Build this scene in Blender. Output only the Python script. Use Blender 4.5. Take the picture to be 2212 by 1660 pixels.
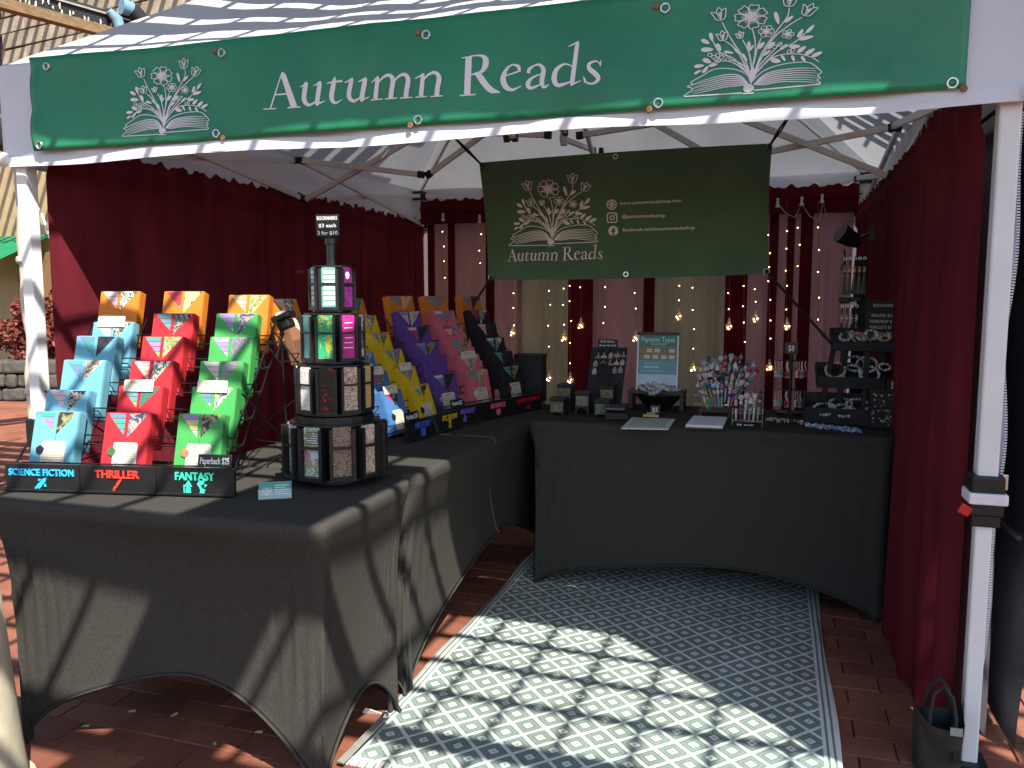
import bpy, bmesh, math, random
from mathutils import Vector as V, Matrix
random.seed(7)
R = math.radians
sc = bpy.context.scene
C = sc.collection
for o in list(bpy.data.objects): bpy.data.objects.remove(o)

# ------------------------------------------------------------------ camera
CAM = V((2.7435, -2.4669, 1.3089)); YAW, PITCH, ROLL, FPX = 0.3114, -0.1071, 0.0005, 1764.1
fw = V((-math.sin(YAW)*math.cos(PITCH), math.cos(YAW)*math.cos(PITCH), math.sin(PITCH)))
r0 = V((math.cos(YAW), math.sin(YAW), 0)); u0 = r0.cross(fw)
rt = r0*math.cos(ROLL) + u0*math.sin(ROLL); up = u0*math.cos(ROLL) - r0*math.sin(ROLL)
cd = bpy.data.cameras.new('camera'); cam = bpy.data.objects.new('camera', cd); C.objects.link(cam)
cd.sensor_width = 36; cd.lens = 36*FPX/2212; cd.clip_end = 300; cd.clip_start = .05
mw = Matrix.Identity(4)
for i, a in enumerate((rt, up, -fw)):
    for j in range(3): mw[j][i] = a[j]
mw.translation = CAM; cam.matrix_world = mw
sc.camera = cam
def at(u, v, ax, val):
    """world point on the plane (axis = value) seen at picture position u, v (2212 x 1660 units)"""
    d = fw + rt*((u-1106)/FPX) + up*((830-v)/FPX)
    return CAM + d*((val-CAM[ax])/d[ax])

# ------------------------------------------------------------------ light
SUN = V((0.571, -0.610, 1.0)).normalized()
w = bpy.data.worlds.new('World'); sc.world = w; w.use_nodes = True
nt = w.node_tree; bg = nt.nodes['Background']
sky = nt.nodes.new('ShaderNodeTexSky'); sky.sky_type = 'NISHITA'; sky.sun_disc = False
sky.sun_elevation = math.asin(SUN.z); sky.sun_rotation = R(135.8)
nt.links.new(sky.outputs[0], bg.inputs[0]); bg.inputs[1].default_value = 0.115
sd = bpy.data.lights.new('sun', 'SUN'); sd.energy = 5.0; sd.angle = R(0.4); sd.color = (1, .95, .84)
so = bpy.data.objects.new('sun', sd); C.objects.link(so); so.location = SUN*20
so.rotation_euler = (-SUN).to_track_quat('-Z', 'Y').to_euler()
vs = sc.view_settings; vs.view_transform = 'Standard'; vs.look = 'None'; vs.exposure = 1.1; vs.gamma = 1; vs.use_curve_mapping = False
sc.render.engine = 'CYCLES'; sc.cycles.max_bounces = 6; sc.cycles.transparent_max_bounces = 8
sc.cycles.use_denoising = True; sc.cycles.caustics_reflective = False; sc.cycles.caustics_refractive = False

# ------------------------------------------------------------------ materials
MATS = {}
def mat(name, col, rough=.6, var=.12, scale=14, bump=0, bscale=180, metal=0, transl=0, emit=None, spec=.4, coords='Object', bdist=.002, alpha=1, coat=0, stretch=None):
    if name in MATS: return MATS[name]
    m = bpy.data.materials.new(name); m.use_nodes = True; n = m.node_tree.nodes; L = m.node_tree.links
    b = n['Principled BSDF']; b.inputs['Roughness'].default_value = rough; b.inputs['Metallic'].default_value = metal
    b.inputs['Specular IOR Level'].default_value = spec
    if coat: b.inputs['Coat Weight'].default_value = coat; b.inputs['Coat Roughness'].default_value = .12
    tc = n.new('ShaderNodeTexCoord'); src = tc.outputs[coords]
    if stretch:
        mp = n.new('ShaderNodeMapping'); mp.inputs['Scale'].default_value = stretch; L.new(src, mp.inputs[0]); src = mp.outputs[0]
    c4 = (*col, 1)
    b.inputs['Base Color'].default_value = c4
    colsock = None
    if var:
        nz = n.new('ShaderNodeTexNoise'); nz.inputs['Scale'].default_value = scale; nz.inputs['Detail'].default_value = 6; L.new(src, nz.inputs['Vector'])
        rp = n.new('ShaderNodeValToRGB'); e = rp.color_ramp.elements
        e[0].position = .3; e[1].position = .72
        e[0].color = (*[max(0, x*(1-var)) for x in col], 1); e[1].color = (*[min(1, x*(1+var)) for x in col], 1)
        L.new(nz.outputs['Fac'], rp.inputs[0]); colsock = rp.outputs[0]; L.new(colsock, b.inputs['Base Color'])
    if bump:
        n2 = n.new('ShaderNodeTexNoise'); n2.inputs['Scale'].default_value = bscale; n2.inputs['Detail'].default_value = 4; L.new(src, n2.inputs['Vector'])
        bp = n.new('ShaderNodeBump'); bp.inputs['Strength'].default_value = bump; bp.inputs['Distance'].default_value = bdist
        L.new(n2.outputs['Fac'], bp.inputs['Height']); L.new(bp.outputs[0], b.inputs['Normal'])
    if emit:
        b.inputs['Emission Color'].default_value = (*emit[0], 1); b.inputs['Emission Strength'].default_value = emit[1]
    if alpha < 1: b.inputs['Alpha'].default_value = alpha
    if transl:
        tr = n.new('ShaderNodeBsdfTranslucent'); tr.inputs[0].default_value = c4
        if colsock: L.new(colsock, tr.inputs[0])
        if bump: L.new(bp.outputs[0], tr.inputs['Normal'])
        mx = n.new('ShaderNodeMixShader'); mx.inputs[0].default_value = transl
        L.new(b.outputs[0], mx.inputs[1]); L.new(tr.outputs[0], mx.inputs[2]); L.new(mx.outputs[0], n['Material Output'].inputs[0])
    MATS[name] = m
    return m
def pattern(name, cols, scale=60, kind='noise', rough=.45):
    """flat printed pattern of a few colours"""
    if name in MATS: return MATS[name]
    m = bpy.data.materials.new(name); m.use_nodes = True; n = m.node_tree.nodes; L = m.node_tree.links
    b = n['Principled BSDF']; b.inputs['Roughness'].default_value = rough; b.inputs['Specular IOR Level'].default_value = .3
    tc = n.new('ShaderNodeTexCoord')
    if kind == 'voronoi':
        t = n.new('ShaderNodeTexVoronoi'); t.inputs['Scale'].default_value = scale; out = t.outputs['Distance']
    elif kind == 'edge':
        t = n.new('ShaderNodeTexVoronoi'); t.feature = 'DISTANCE_TO_EDGE'; t.inputs['Scale'].default_value = scale; out = t.outputs['Distance']
    else:
        t = n.new('ShaderNodeTexNoise'); t.inputs['Scale'].default_value = scale; t.inputs['Detail'].default_value = 2; t.inputs['Distortion'].default_value = .9; out = t.outputs['Fac']
    L.new(tc.outputs['Object'], t.inputs['Vector'])
    rp = n.new('ShaderNodeValToRGB'); rp.color_ramp.interpolation = 'CONSTANT'; e = rp.color_ramp.elements
    pos = {'noise': [0, .46, .55, .62], 'voronoi': [0, .22, .38, .55], 'edge': [0, .06, .14, .3]}[kind]
    e[0].position = 0; e[0].color = (*cols[0], 1); e[1].position = pos[1]; e[1].color = (*cols[1], 1)
    for k in range(2, len(cols)):
        x = e.new(pos[k]); x.color = (*cols[k], 1)
    L.new(out, rp.inputs[0]); L.new(rp.outputs[0], b.inputs['Base Color'])
    MATS[name] = m
    return m

ROOF = mat('canopy_roof', (.56, .57, .60), .8, .06, 3, .3, 7, transl=.20, bdist=.012)
BACKW = mat('tent_back_cloth', (.80, .80, .82), .75, .05, 3, .25, 9, transl=.45, bdist=.01)
WHITE = mat('canopy_white', (.75, .78, .85), .75, .05, 3, .25, 9, transl=.10, bdist=.01)
FRAME = mat('frame_white', (.78, .79, .78), .35, .06, 6, .1, 40)
BLACKP = mat('black_plastic', (.012, .012, .013), .38, .2, 30, .08, 200)
BLACKM = mat('black_matte', (.016, .016, .017), .7, .2, 30, .1, 150)
WIRE = mat('black_wire', (.012, .012, .012), .35, 0)
METAL = mat('grommet_metal', (.62, .60, .55), .28, .2, 60, metal=1)
SPANDEX = mat('black_spandex', (.051, .048, .043), .95, .2, 160, .4, 700, spec=.02, bdist=.0006)
BURG = mat('burgundy_drape', (.135, .0155, .024), .85, .28, 9, .35, 420, spec=.1, transl=.15, bdist=.001, stretch=(1, 1, .25))
BURG2 = mat('burgundy_sheer', (.11, .008, .016), .85, .2, 9, .3, 420, spec=.1, transl=.2, bdist=.001, stretch=(1, 1, .2))
ROSE = mat('dusty_rose_sheer', (.52, .31, .32), .85, .16, 9, .3, 420, spec=.1, transl=.5, bdist=.001, stretch=(1, 1, .2))
SAGE = mat('sage_sheer', (.42, .40, .29), .85, .16, 9, .3, 420, spec=.1, transl=.5, bdist=.001, stretch=(1, 1, .2))
BANNER = mat('green_vinyl', (.022, .225, .110), .25, .12, 3, .8, 2.6, spec=.38, bdist=.02, transl=.06)
BANNER2 = mat('dark_green_cloth', (.068, .122, .062), .7, .14, 5, .2, 500, spec=.2, bdist=.0008)
INK = mat('print_white', (.78, .76, .80), .4, 0)
INK2 = mat('print_pale', (.70, .64, .60), .6, 0)
WOOD = mat('old_beam_wood', (.20, .125, .065), .8, .35, 9, .5, 40, stretch=(6, .6, 6))
DWOOD = mat('dark_stained_wood', (.060, .033, .018), .5, .3, 20, .2, 90, stretch=(1, 6, 6))
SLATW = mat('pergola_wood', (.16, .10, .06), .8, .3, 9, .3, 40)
PAPERW = mat('white_paper', (.74, .73, .70), .6, .04, 30)
CREAM = mat('cream_card', (.62, .56, .45), .6, .12, 40)
ACRYL = mat('clear_acrylic', (.75, .8, .8), .08, 0, alpha=.22, spec=.6)

# ------------------------------------------------------------------ mesh helpers
class MB:
    """collects shapes for ONE mesh object"""
    def __init__(s): s.v = []; s.f = []; s.mi = []; s.m = 0
    def add(s, vs_, fs):
        b = len(s.v); s.v += [V(x) for x in vs_]
        for f in fs: s.f.append([b+i for i in f]); s.mi.append(s.m)
        return s
    def box(s, c, size, rot=None):
        c = V(c); h = V(size)/2; q = []
        for z in (-1, 1):
            for y in (-1, 1):
                for x in (-1, 1):
                    p = V((x*h.x, y*h.y, z*h.z))
                    if rot is not None: p = rot @ p
                    q.append(c+p)
        return s.add(q, [(0,2,3,1),(4,5,7,6),(0,1,5,4),(2,6,7,3),(0,4,6,2),(1,3,7,5)])
    def bar(s, a, b, wd, ht, upv=V((0,0,1))):
        a = V(a); b = V(b); d = (b-a).normalized(); x = d.cross(upv)
        if x.length < 1e-5: x = d.cross(V((1,0,0)))
        x.normalize(); z = x.cross(d)
        q = []
        for p in (a, b):
            for i, j in ((-1,-1),(1,-1),(1,1),(-1,1)): q.append(p + x*(i*wd/2) + z*(j*ht/2))
        return s.add(q, [(0,1,2,3),(7,6,5,4),(0,4,5,1),(1,5,6,2),(2,6,7,3),(3,7,4,0)])
    def tube(s, pts, r, n=6, caps=True):
        pts = [V(p) for p in pts]; rr = r if isinstance(r, (list, tuple)) else [r]*len(pts); base = len(s.v)
        prev = None
        for i, p in enumerate(pts):
            d = (pts[min(i+1, len(pts)-1)] - pts[max(i-1, 0)])
            d = d.normalized() if d.length > 1e-9 else V((0,0,1))
            if prev is None:
                x = d.cross(V((0,0,1)))
                if x.length < .05: x = d.cross(V((1,0,0)))
            else: x = prev - d*prev.dot(d)
            x.normalize(); prev = x; y = d.cross(x)
            for k in range(n):
                a = 2*math.pi*k/n; s.v.append(p + (x*math.cos(a) + y*math.sin(a))*rr[i])
        for i in range(len(pts)-1):
            for k in range(n):
                a = base+i*n+k; b2 = base+i*n+(k+1) % n; s.f.append([a, b2, b2+n, a+n]); s.mi.append(s.m)
        if caps:
            s.f.append([base+k for k in range(n)][::-1]); s.mi.append(s.m)
            e = base+(len(pts)-1)*n; s.f.append([e+k for k in range(n)]); s.mi.append(s.m)
        return s
    def lathe(s, prof, c=(0,0,0), n=20, flat=False):
        c = V(c); base = len(s.v)
        for r_, z in prof:
            for k in range(n):
                a = 2*math.pi*k/n; s.v.append(c+V((r_*math.cos(a), r_*math.sin(a), z)))
        for i in range(len(prof)-1):
            for k in range(n):
                a = base+i*n+k; b2 = base+i*n+(k+1) % n; s.f.append([a, b2, b2+n, a+n]); s.mi.append(s.m)
        s.f.append([base+k for k in range(n)][::-1]); s.mi.append(s.m)
        e = base+(len(prof)-1)*n; s.f.append([e+k for k in range(n)]); s.mi.append(s.m)
        return s
    def ball(s, c, r, n=6, m=4, sc_=(1,1,1)):
        prof = [(max(1e-4, r*math.sin(math.pi*i/m)), -r*math.cos(math.pi*i/m)) for i in range(m+1)]
        b = len(s.v); s.lathe(prof, (0,0,0), n)
        for i in range(b, len(s.v)): s.v[i] = V(c)+V((s.v[i].x*sc_[0], s.v[i].y*sc_[1], s.v[i].z*sc_[2]))
        return s
    def prism(s, poly, fr, d0, d1):
        """polygon in a frame (O, X, Y, N) between depths d0 and d1 along N"""
        O, X, Y, N = fr; n = len(poly)
        q = [O+X*x+Y*y+N*d0 for x, y in poly] + [O+X*x+Y*y+N*d1 for x, y in poly]
        return s.add(q, [list(range(n))[::-1], list(range(n, 2*n))] + [(i, (i+1) % n, (i+1) % n+n, i+n) for i in range(n)])
    def grid(s, fn, nu, nv):
        b = len(s.v)
        for j in range(nv+1):
            for i in range(nu+1): s.v.append(V(fn(i/nu, j/nv)))
        for j in range(nv):
            for i in range(nu):
                a = b+j*(nu+1)+i; s.f.append([a, a+1, a+nu+2, a+nu+1]); s.mi.append(s.m)
        return s
    def build(s, name, mats, parent=None, smooth=False, bevel=0, label=None):
        me = bpy.data.meshes.new(name); me.from_pydata(s.v, [], s.f)
        if not isinstance(mats, (list, tuple)): mats = [mats]
        for m in mats: me.materials.append(m)
        if len(mats) > 1: me.polygons.foreach_set('material_index', s.mi)
        if smooth:
            me.polygons.foreach_set('use_smooth', [True]*len(me.polygons))
            if smooth != 'full':
                try: me.set_sharp_from_angle(angle=R(40))
                except Exception: pass
        me.update()
        o = bpy.data.objects.new(name, me); C.objects.link(o)
        if parent is not None:
            o.parent = parent; o.matrix_parent_inverse = WM(parent).inverted()
        if bevel:
            b = o.modifiers.new('bevel', 'BEVEL'); b.width = bevel; b.segments = 2; b.limit_method = 'ANGLE'; b.angle_limit = R(40)
        if label: o['label'] = label
        return o
def WM(o):
    m = Matrix.LocRotScale(o.location, o.rotation_euler, o.scale)
    if o.parent is not None: m = WM(o.parent) @ o.matrix_parent_inverse @ m
    return m
def tag(o, label, cat, group=None):
    o['label'] = label; o['category'] = cat
    if group: o['group'] = group
    return o
def thing(name, label, cat, loc=(0,0,0), group=None, rz=0):
    o = bpy.data.objects.new(name, None); C.objects.link(o); o.empty_display_size = .05
    o.location = loc; o.rotation_euler = (0, 0, rz)
    return tag(o, label, cat, group)
def struct(o): o['kind'] = 'structure'; return o
def frame(O, X, Y): X = V(X).normalized(); Y = V(Y).normalized(); return (V(O), X, Y, X.cross(Y).normalized())
_txt = {}
def text_geo(s, bold):
    k = (s, bold)
    if k in _txt: return _txt[k]
    cu = bpy.data.curves.new('t', 'FONT'); cu.body = s; cu.size = 1; cu.offset = bold; cu.resolution_u = 3
    o = bpy.data.objects.new('t', cu); C.objects.link(o)
    dg = bpy.context.evaluated_depsgraph_get(); me = bpy.data.meshes.new_from_object(o.evaluated_get(dg))
    vs_ = [v.co.copy() for v in me.vertices]; fs = [list(p.vertices) for p in me.polygons]
    bpy.data.objects.remove(o); bpy.data.curves.remove(cu); bpy.data.meshes.remove(me)
    _txt[k] = (vs_, fs); return _txt[k]
def text_in(mb, s, fr, cx, cy, h, d, bold=0, width=None, thick=0):
    """lettering centred at (cx, cy) of a frame, cap height h, offset d along its normal"""
    O, X, Y, N = fr; vs_, fs = text_geo(s, bold)
    if not vs_: return
    x0 = min(v.x for v in vs_); x1 = max(v.x for v in vs_); k = h/.72; kx = width/(x1-x0) if width else k
    q = [O+X*(cx+(v.x-(x0+x1)/2)*kx)+Y*(cy+(v.y-.34)*k)+N*d for v in vs_]
    mb.add(q, fs)
    if thick:
        n = len(q); q2 = [p-N*thick for p in q]
        ed = {}
        for f in fs:
            for i in range(len(f)):
                a, b = f[i], f[(i+1) % len(f)]
                if (b, a) in ed: del ed[(b, a)]
                else: ed[(a, b)] = 1
        mb.add(q+q2, [(a, a+n, b+n, b) for a, b in ed])
def catmull(pts, n=6, closed=False):
    out = []; m = len(pts); rng = m if closed else m-1
    g = (lambda i: pts[i % m]) if closed else (lambda i: pts[max(0, min(m-1, i))])
    for i in range(rng):
        p0, p1, p2, p3 = g(i-1), g(i), g(i+1), g(i+2)
        for k in range(n):
            t = k/n
            out.append(tuple(.5*(2*b+(c-a)*t+(2*a-5*b+4*c-d)*t*t+(3*b-a-3*c+d)*t**3) for a, b, c, d in zip(p0, p1, p2, p3)))
    if not closed: out.append(tuple(pts[-1]))
    return out
class Ink:
    """flat print: ribbons and filled shapes in 2-D, mapped later on to a surface"""
    def __init__(s): s.v = []; s.f = []; s.lay = []; s.n = 0
    def stroke(s, pts, w=None, smooth=5, closed=False):
        pts = [tuple(p) if len(p) == 3 else (p[0], p[1], w) for p in pts]
        if smooth: pts = catmull(pts, smooth, closed)
        if closed: pts.append(pts[0])
        b = len(s.v)
        for i, p in enumerate(pts):
            a = pts[max(0, i-1)]; c = pts[min(len(pts)-1, i+1)]
            if closed and i in (0, len(pts)-1): a = pts[-2]; c = pts[1]
            dx, dy = c[0]-a[0], c[1]-a[1]; l = math.hypot(dx, dy) or 1
            nx, ny = -dy/l*p[2]/2, dx/l*p[2]/2
            s.v += [(p[0]+nx, p[1]+ny, s.n), (p[0]-nx, p[1]-ny, s.n)]
        for i in range(len(pts)-1): s.f.append([b+2*i, b+2*i+1, b+2*i+3, b+2*i+2])
        s.n += 1
    def fill(s, pts):
        b = len(s.v); s.v += [(x, y, s.n) for x, y in pts]; s.f.append(list(range(b, len(s.v)))); s.n += 1
    def leaf(s, cx, cy, l, wd, ang):
        a = R(ang); q = []
        for i in range(14):
            t = 2*math.pi*i/14; x = math.cos(t)*l/2; y = math.sin(t)*wd/2*(1-.25*math.cos(t))
            q.append((cx+x*math.cos(a)-y*math.sin(a), cy+x*math.sin(a)+y*math.cos(a)))
        s.fill(q)
    def to(s, name, fn, m, parent, eps=.00006):
        mb = MB(); mb.v = [fn(x, y, k*eps) for x, y, k in s.v]; mb.f = s.f; mb.mi = [0]*len(s.f)
        return mb.build(name, m, parent)

# ================================================================== SETTING
W, D, HV, HT = 3.30, 3.64, 1.807, 2.16          # tent width, depth, valance bottom and top
SUNK = (SUN.x/SUN.z, SUN.y/SUN.z)
def brick_mat():
    m = mat('brick_paver', (.27, .085, .045), .8, .0, bump=.5, bscale=70, bdist=.003)
    n = m.node_tree.nodes; L = m.node_tree.links; b = n['Principled BSDF']
    g = n.new('ShaderNodeNewGeometry'); oi = n.new('ShaderNodeObjectInfo')
    nz = n.new('ShaderNodeTexNoise'); nz.inputs['Scale'].default_value = 3.5; nz.inputs['Detail'].default_value = 8; L.new(g.outputs['Position'], nz.inputs['Vector'])
    nz2 = n.new('ShaderNodeTexNoise'); nz2.inputs['Scale'].default_value = 45; L.new(g.outputs['Position'], nz2.inputs['Vector'])
    ad = n.new('ShaderNodeMath'); ad.operation = 'MULTIPLY_ADD'; ad.inputs[1].default_value = .35; L.new(oi.outputs['Random'], ad.inputs[0]); L.new(nz.outputs['Fac'], ad.inputs[2])
    a2 = n.new('ShaderNodeMath'); a2.operation = 'MULTIPLY_ADD'; a2.inputs[1].default_value = .25; L.new(nz2.outputs['Fac'], a2.inputs[0]); L.new(ad.outputs[0], a2.inputs[2])
    rp = n.new('ShaderNodeValToRGB'); e = rp.color_ramp.elements
    e[0].position = .45; e[0].color = (.105, .033, .021, 1); e[1].position = 1.0; e[1].color = (.25, .092, .054, 1)
    x = e.new(.75); x.color = (.175, .058, .034, 1)
    L.new(a2.outputs[0], rp.inputs[0]); L.new(rp.outputs[0], b.inputs['Base Color'])
    return m
BRICK = brick_mat()
g = MB(); g.add([(-60,-40,-.03),(60,-40,-.03),(60,80,-.03),(-60,80,-.03)], [(0,1,2,3)])
ground = struct(g.build('ground', mat('ground_sand', (.10, .042, .028), .95, .25, 5, .3, 60)))
# pavers, running bond along x, 3 mm joints; the nearest visible ones are single parts, the rest one mesh
pw, ph, gap = .215, .107, .0022
pv = MB(); pv.add([(-pw/2+gap,-ph/2+gap,0),(pw/2-gap,-ph/2+gap,0),(pw/2-gap,ph/2-gap,0),(-pw/2+gap,ph/2-gap,0)], [(0,1,2,3)])
def paver_shape(mb, cx, cy, dz=0, tilt=0):
    x, y = pw/2-gap/2, ph/2-gap/2; b = .003
    q = [(cx-x,cy-y,-.028),(cx+x,cy-y,-.028),(cx+x,cy+y,-.028),(cx-x,cy+y,-.028),
         (cx-x,cy-y,-.006+dz),(cx+x,cy-y,-.006+dz),(cx+x,cy+y,-.006+dz),(cx-x,cy+y,-.006+dz),
         (cx-x+b,cy-y+b,dz-tilt),(cx+x-b,cy-y+b,dz+tilt),(cx+x-b,cy+y-b,dz+tilt),(cx-x+b,cy+y-b,dz-tilt)]
    mb.add(q, [(0,1,5,4),(1,2,6,5),(2,3,7,6),(3,0,4,7),(4,5,9,8),(5,6,10,9),(6,7,11,10),(7,4,8,11),(8,9,10,11)])
proto_p = MB(); paver_shape(proto_p, 0, 0)
pm = proto_p.build('paver', BRICK, ground)
ZONES = [(.35,1.66,-1.05,.62,0),(1.25,1.64,.6,1.9,0),(2.94,3.36,-.25,1.5,0)]
cells = []
for j in range(-22, 66):
    for i in range(-36, 22):
        cells.append((i*pw+(j % 2)*pw/2, j*ph))
single = []; rest = []
for x, y in cells:
    if any(a <= x <= b and c <= y <= d for a, b, c, d, _ in ZONES): single.append((x, y))
    elif -3.4 < x < -1.0 and abs(y-(2.4-(x+2.9)*.83)) < .25: single.append((x, y))
    else: rest.append((x, y))
single = single[:300]; ss = set(single); rest = [c for c in cells if c not in ss]
for k, (x, y) in enumerate(single):
    o = pm if k == 0 else pm.copy()
    if k: C.objects.link(o); o.parent = ground
    o.location = (x, y, random.uniform(-.0015, .001)); o.rotation_euler = (random.uniform(-.006,.006), random.uniform(-.005,.005), random.uniform(-.006,.006))
mb = MB()
for x, y in rest:
    if -7.6 < x < 4.6 and -2.2 < y < 6.9: paver_shape(mb, x, y, random.uniform(-.0025, 0), random.uniform(-.001,.001))
o = mb.build('pavers', BRICK, ground); o['kind'] = 'stuff'

# building behind on the left: stone wall above, rendered wall, awning, door
wd_ = V((.987, -.163, 0)); wn = V((-.163, -.987, 0)); WO = V((-6.8, 6.34, 0))
def wp(s, z, d=0): return WO + wd_*s + V((0,0,z)) + wn*d
STONE = mat('limestone', (.33, .27, .20), .9, .28, 3.5, .5, 22, bdist=.01, coords='Object')
TANW = mat('tan_render', (.42, .30, .17), .9, .12, 6, .5, 30, bdist=.006)
bld = thing('stone_building', 'tan building with stone block upper wall, green awning and brown door', 'building', wp(1, 0))
m_ = MB(); m_.box(wp(2.5, 1.6, -.2), (10, .4, 3.2), Matrix.Rotation(math.atan2(wd_.y, wd_.x), 3, 'Z'))
m_.build('wall', TANW, bld)
m_ = MB(); m_.box(wp(2.5, 5.2, -.24), (10, .4, 3.95), Matrix.Rotation(math.atan2(wd_.y, wd_.x), 3, 'Z'))
m_.build('upper_wall', mat('mortar', (.10, .050, .032), .95, .2, 20), bld)
rng = random.Random(3); RZ = Matrix.Rotation(math.atan2(wd_.y, wd_.x), 3, 'Z')
blk = []
for r_ in range(17):
    z = 3.3 + r_*.205; s = -1.0 + (r_ % 2)*.42
    while s < 8.6:
        L_ = rng.choice((.9, 1.1, 1.3)); blk.append((s+L_/2, z, L_)); s += L_
for s, z, L_ in blk:
    b = MB().box((0,0,0), (L_-.008, .09, .187)); o = b.build('stone_block', STONE, bld, bevel=.006)
    o.location = wp(s, z, .0+rng.uniform(-.006, .008)); o.rotation_euler = (0, rng.uniform(-.004,.004), math.atan2(wd_.y, wd_.x)+rng.uniform(-.006,.006))
    o.matrix_parent_inverse = WM(bld).inverted()
GREENAWN = mat('awning_green', (.01, .22, .09), .7, .1, 8, transl=.2)
aw = MB()
aw.grid(lambda a, b: wp(-1.5+a*1.72, 2.14-.42*b, .02+.85*b), 8, 4)
aw.grid(lambda a, b: wp(-1.5+a*1.72, 1.72-.12*b-.02*b*math.sin(a*60), .87), 60, 2)
aw.build('awning', GREENAWN, bld)
d_ = MB().box((0,0,0), (.9, .06, 1.9)); o = d_.build('door', mat('door_brown', (.23, .13, .06), .6, .15, 9), bld, bevel=.01)
o.location = wp(-.1, .95, .04); o.rotation_euler = (0, 0, math.atan2(wd_.y, wd_.x)); o.matrix_parent_inverse = WM(bld).inverted()
d2 = MB().tube([wp(.42, .0, .05), wp(.42, 2.6, .05)], .04, 10); d2.build('downpipe', TANW, bld)
d3 = MB().tube([wp(-.5, 2.75, .05), wp(-.05, 2.62, .12), wp(.15, 2.4, .12), wp(.25, 2.05, .08)], .018, 8); d3.build('conduit', mat('cable_grey', (.6,.58,.53), .5, .1), bld)

# low retaining wall with red shrub
rw = thing('retaining_wall', 'low grey stone retaining wall left of the tent, under the red shrub', 'wall', (-6.3, 5.2, 0))
sh_a = at(-30, 868, 2, 0); sh_b = at(95, 868, 2, 0); dirw = (sh_b-sh_a).normalized(); nrm = V((dirw.y, -dirw.x, 0))
GREYS = mat('grey_stone', (.075, .068, .06), .9, .35, 14, .7, 30, bdist=.01)
rr = random.Random(5)
for row in range(3):
    s = -.3+row*.09
    while s < 1.5:
        L_ = rr.uniform(.14, .46); o = MB().box((0,0,0), (L_-.012, .3, .165*rr.uniform(.9,1.04))).build('stone', GREYS, rw, bevel=.03)
        o.location = sh_a + dirw*(s+L_/2) - nrm*(.15+rr.uniform(-.03,.03)) + V((0,0,.085+row*.172)); o.rotation_euler = (rr.uniform(-.03,.03),rr.uniform(-.05,.05),math.atan2(dirw.y, dirw.x)+rr.uniform(-.06,.06)); o.matrix_parent_inverse = WM(rw).inverted(); s += L_
def leaves(mb, c, rx, ry, rz, n, size, rnd):
    for _ in range(n):
        while True:
            p = V((rnd.uniform(-1,1), rnd.uniform(-1,1), rnd.uniform(-1,1)))
            if .45 < p.length < 1: break
        k = .82+.3*math.sin(p.x*5+p.y*4)*math.sin(p.z*6+1)
        q = V(c)+V((p.x*rx*k, p.y*ry*k, p.z*rz*k)); a = V((rnd.gauss(0,1), rnd.gauss(0,1), rnd.gauss(0,1))).normalized(); b = a.cross(V((rnd.gauss(0,1), rnd.gauss(0,1), 1))).normalized(); s_ = size*rnd.uniform(.6, 1.3)
        mb.add([q-a*s_, q+b*s_*.45, q+a*s_, q-b*s_*.45], [(0,1,2,3)])
sb = thing('red_shrub', 'rounded red leaved shrub on the grey retaining wall', 'shrub', sh_a+dirw*.5-nrm*.6+V((0,0,.5)))
lv = MB(); cc = sh_a+dirw*.35-nrm*.75+V((0,0,.78)); leaves(lv, cc, .85, .7, .62, 5200, .045, random.Random(2))
lv.build('foliage', mat('red_leaf', (.16, .035, .025), .6, .45, 30), sb)
st = MB()
for k in range(7): st.tube([cc+V((0,0,-.6)), cc+V((math.cos(k)*.25, math.sin(k*1.7)*.25, -.1)), cc+V((math.cos(k)*.5, math.sin(k*1.7)*.45, .3))], [.03,.02,.008], 5)
st.build('trunk', WOOD, sb)

# ---------------------------------------------------------------- pergola overhead (throws the lattice shade)
ZP = 3.75
def xp(x, z): return x+SUNK[0]*(ZP-z)
def yp(y, z): return y+SUNK[1]*(ZP-z)
pg = thing('pergola', 'wooden lattice pergola overhead, weathered beam showing at upper left', 'pergola', (-3.0, 2.0, 0))
def slat(a, b, wd, ht, name='slat', m=SLATW):
    return MB().bar(a, b, wd, ht).build(name, m, pg)
OX, OY = SUNK[0]*ZP, SUNK[1]*ZP            # ground point -> pergola plane offset
for k in range(-26, 17):                    # slats running along y (thin lines on the rug)
    x = 1.75+.215*k+OX
    y1 = 2.2 if x > -.2 else .95
    slat((x, -4.8, ZP+.012), (x, y1, ZP+.012), .021, .02)
for gy in [4.1,3.88,3.66,3.44,3.22,3.0,2.78,2.56,2.34,2.12,1.9,1.68,1.46,1.24,.80,.58,.36,.14,-.08,-.66,-.90,-1.12,-1.34]:
    y = gy+OY
    slat((-4.2 if y < .9 else -.2, y, ZP-.012), (7.6, y, ZP-.012), .14 if gy > 1.5 else .036, .02)
def xbeam(x0, x1, ya, yb_, dz, nm='beam'):
    ya -= SUNK[1]*dz; yb_ -= SUNK[1]*dz; slat((x0, (ya+yb_)/2, ZP-dz), (x1, (ya+yb_)/2, ZP-dz), yb_-ya, .04, nm)
xbeam(-3.0, 7.6, yp(-.07,1.872), yp(-.07,2.20), .05)           # shades the upper banner
xbeam(xp(.82,0), 7.6, yp(.575,0), yp(1.02,0), .10); xbeam(xp(1.9,0), xp(3.2,0), yp(1.0,0), yp(1.2,0), .13)        # shades the back of the rug
xa, xb = xp(1.13,.45)-SUNK[0]*.15, xp(1.50,.45)-SUNK[0]*.15; slat(((xa+xb)/2, -4.8, ZP-.15), ((xa+xb)/2, yp(.5,0), ZP-.15), xb-xa, .04, 'beam')          # shades the middle of the table front
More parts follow.
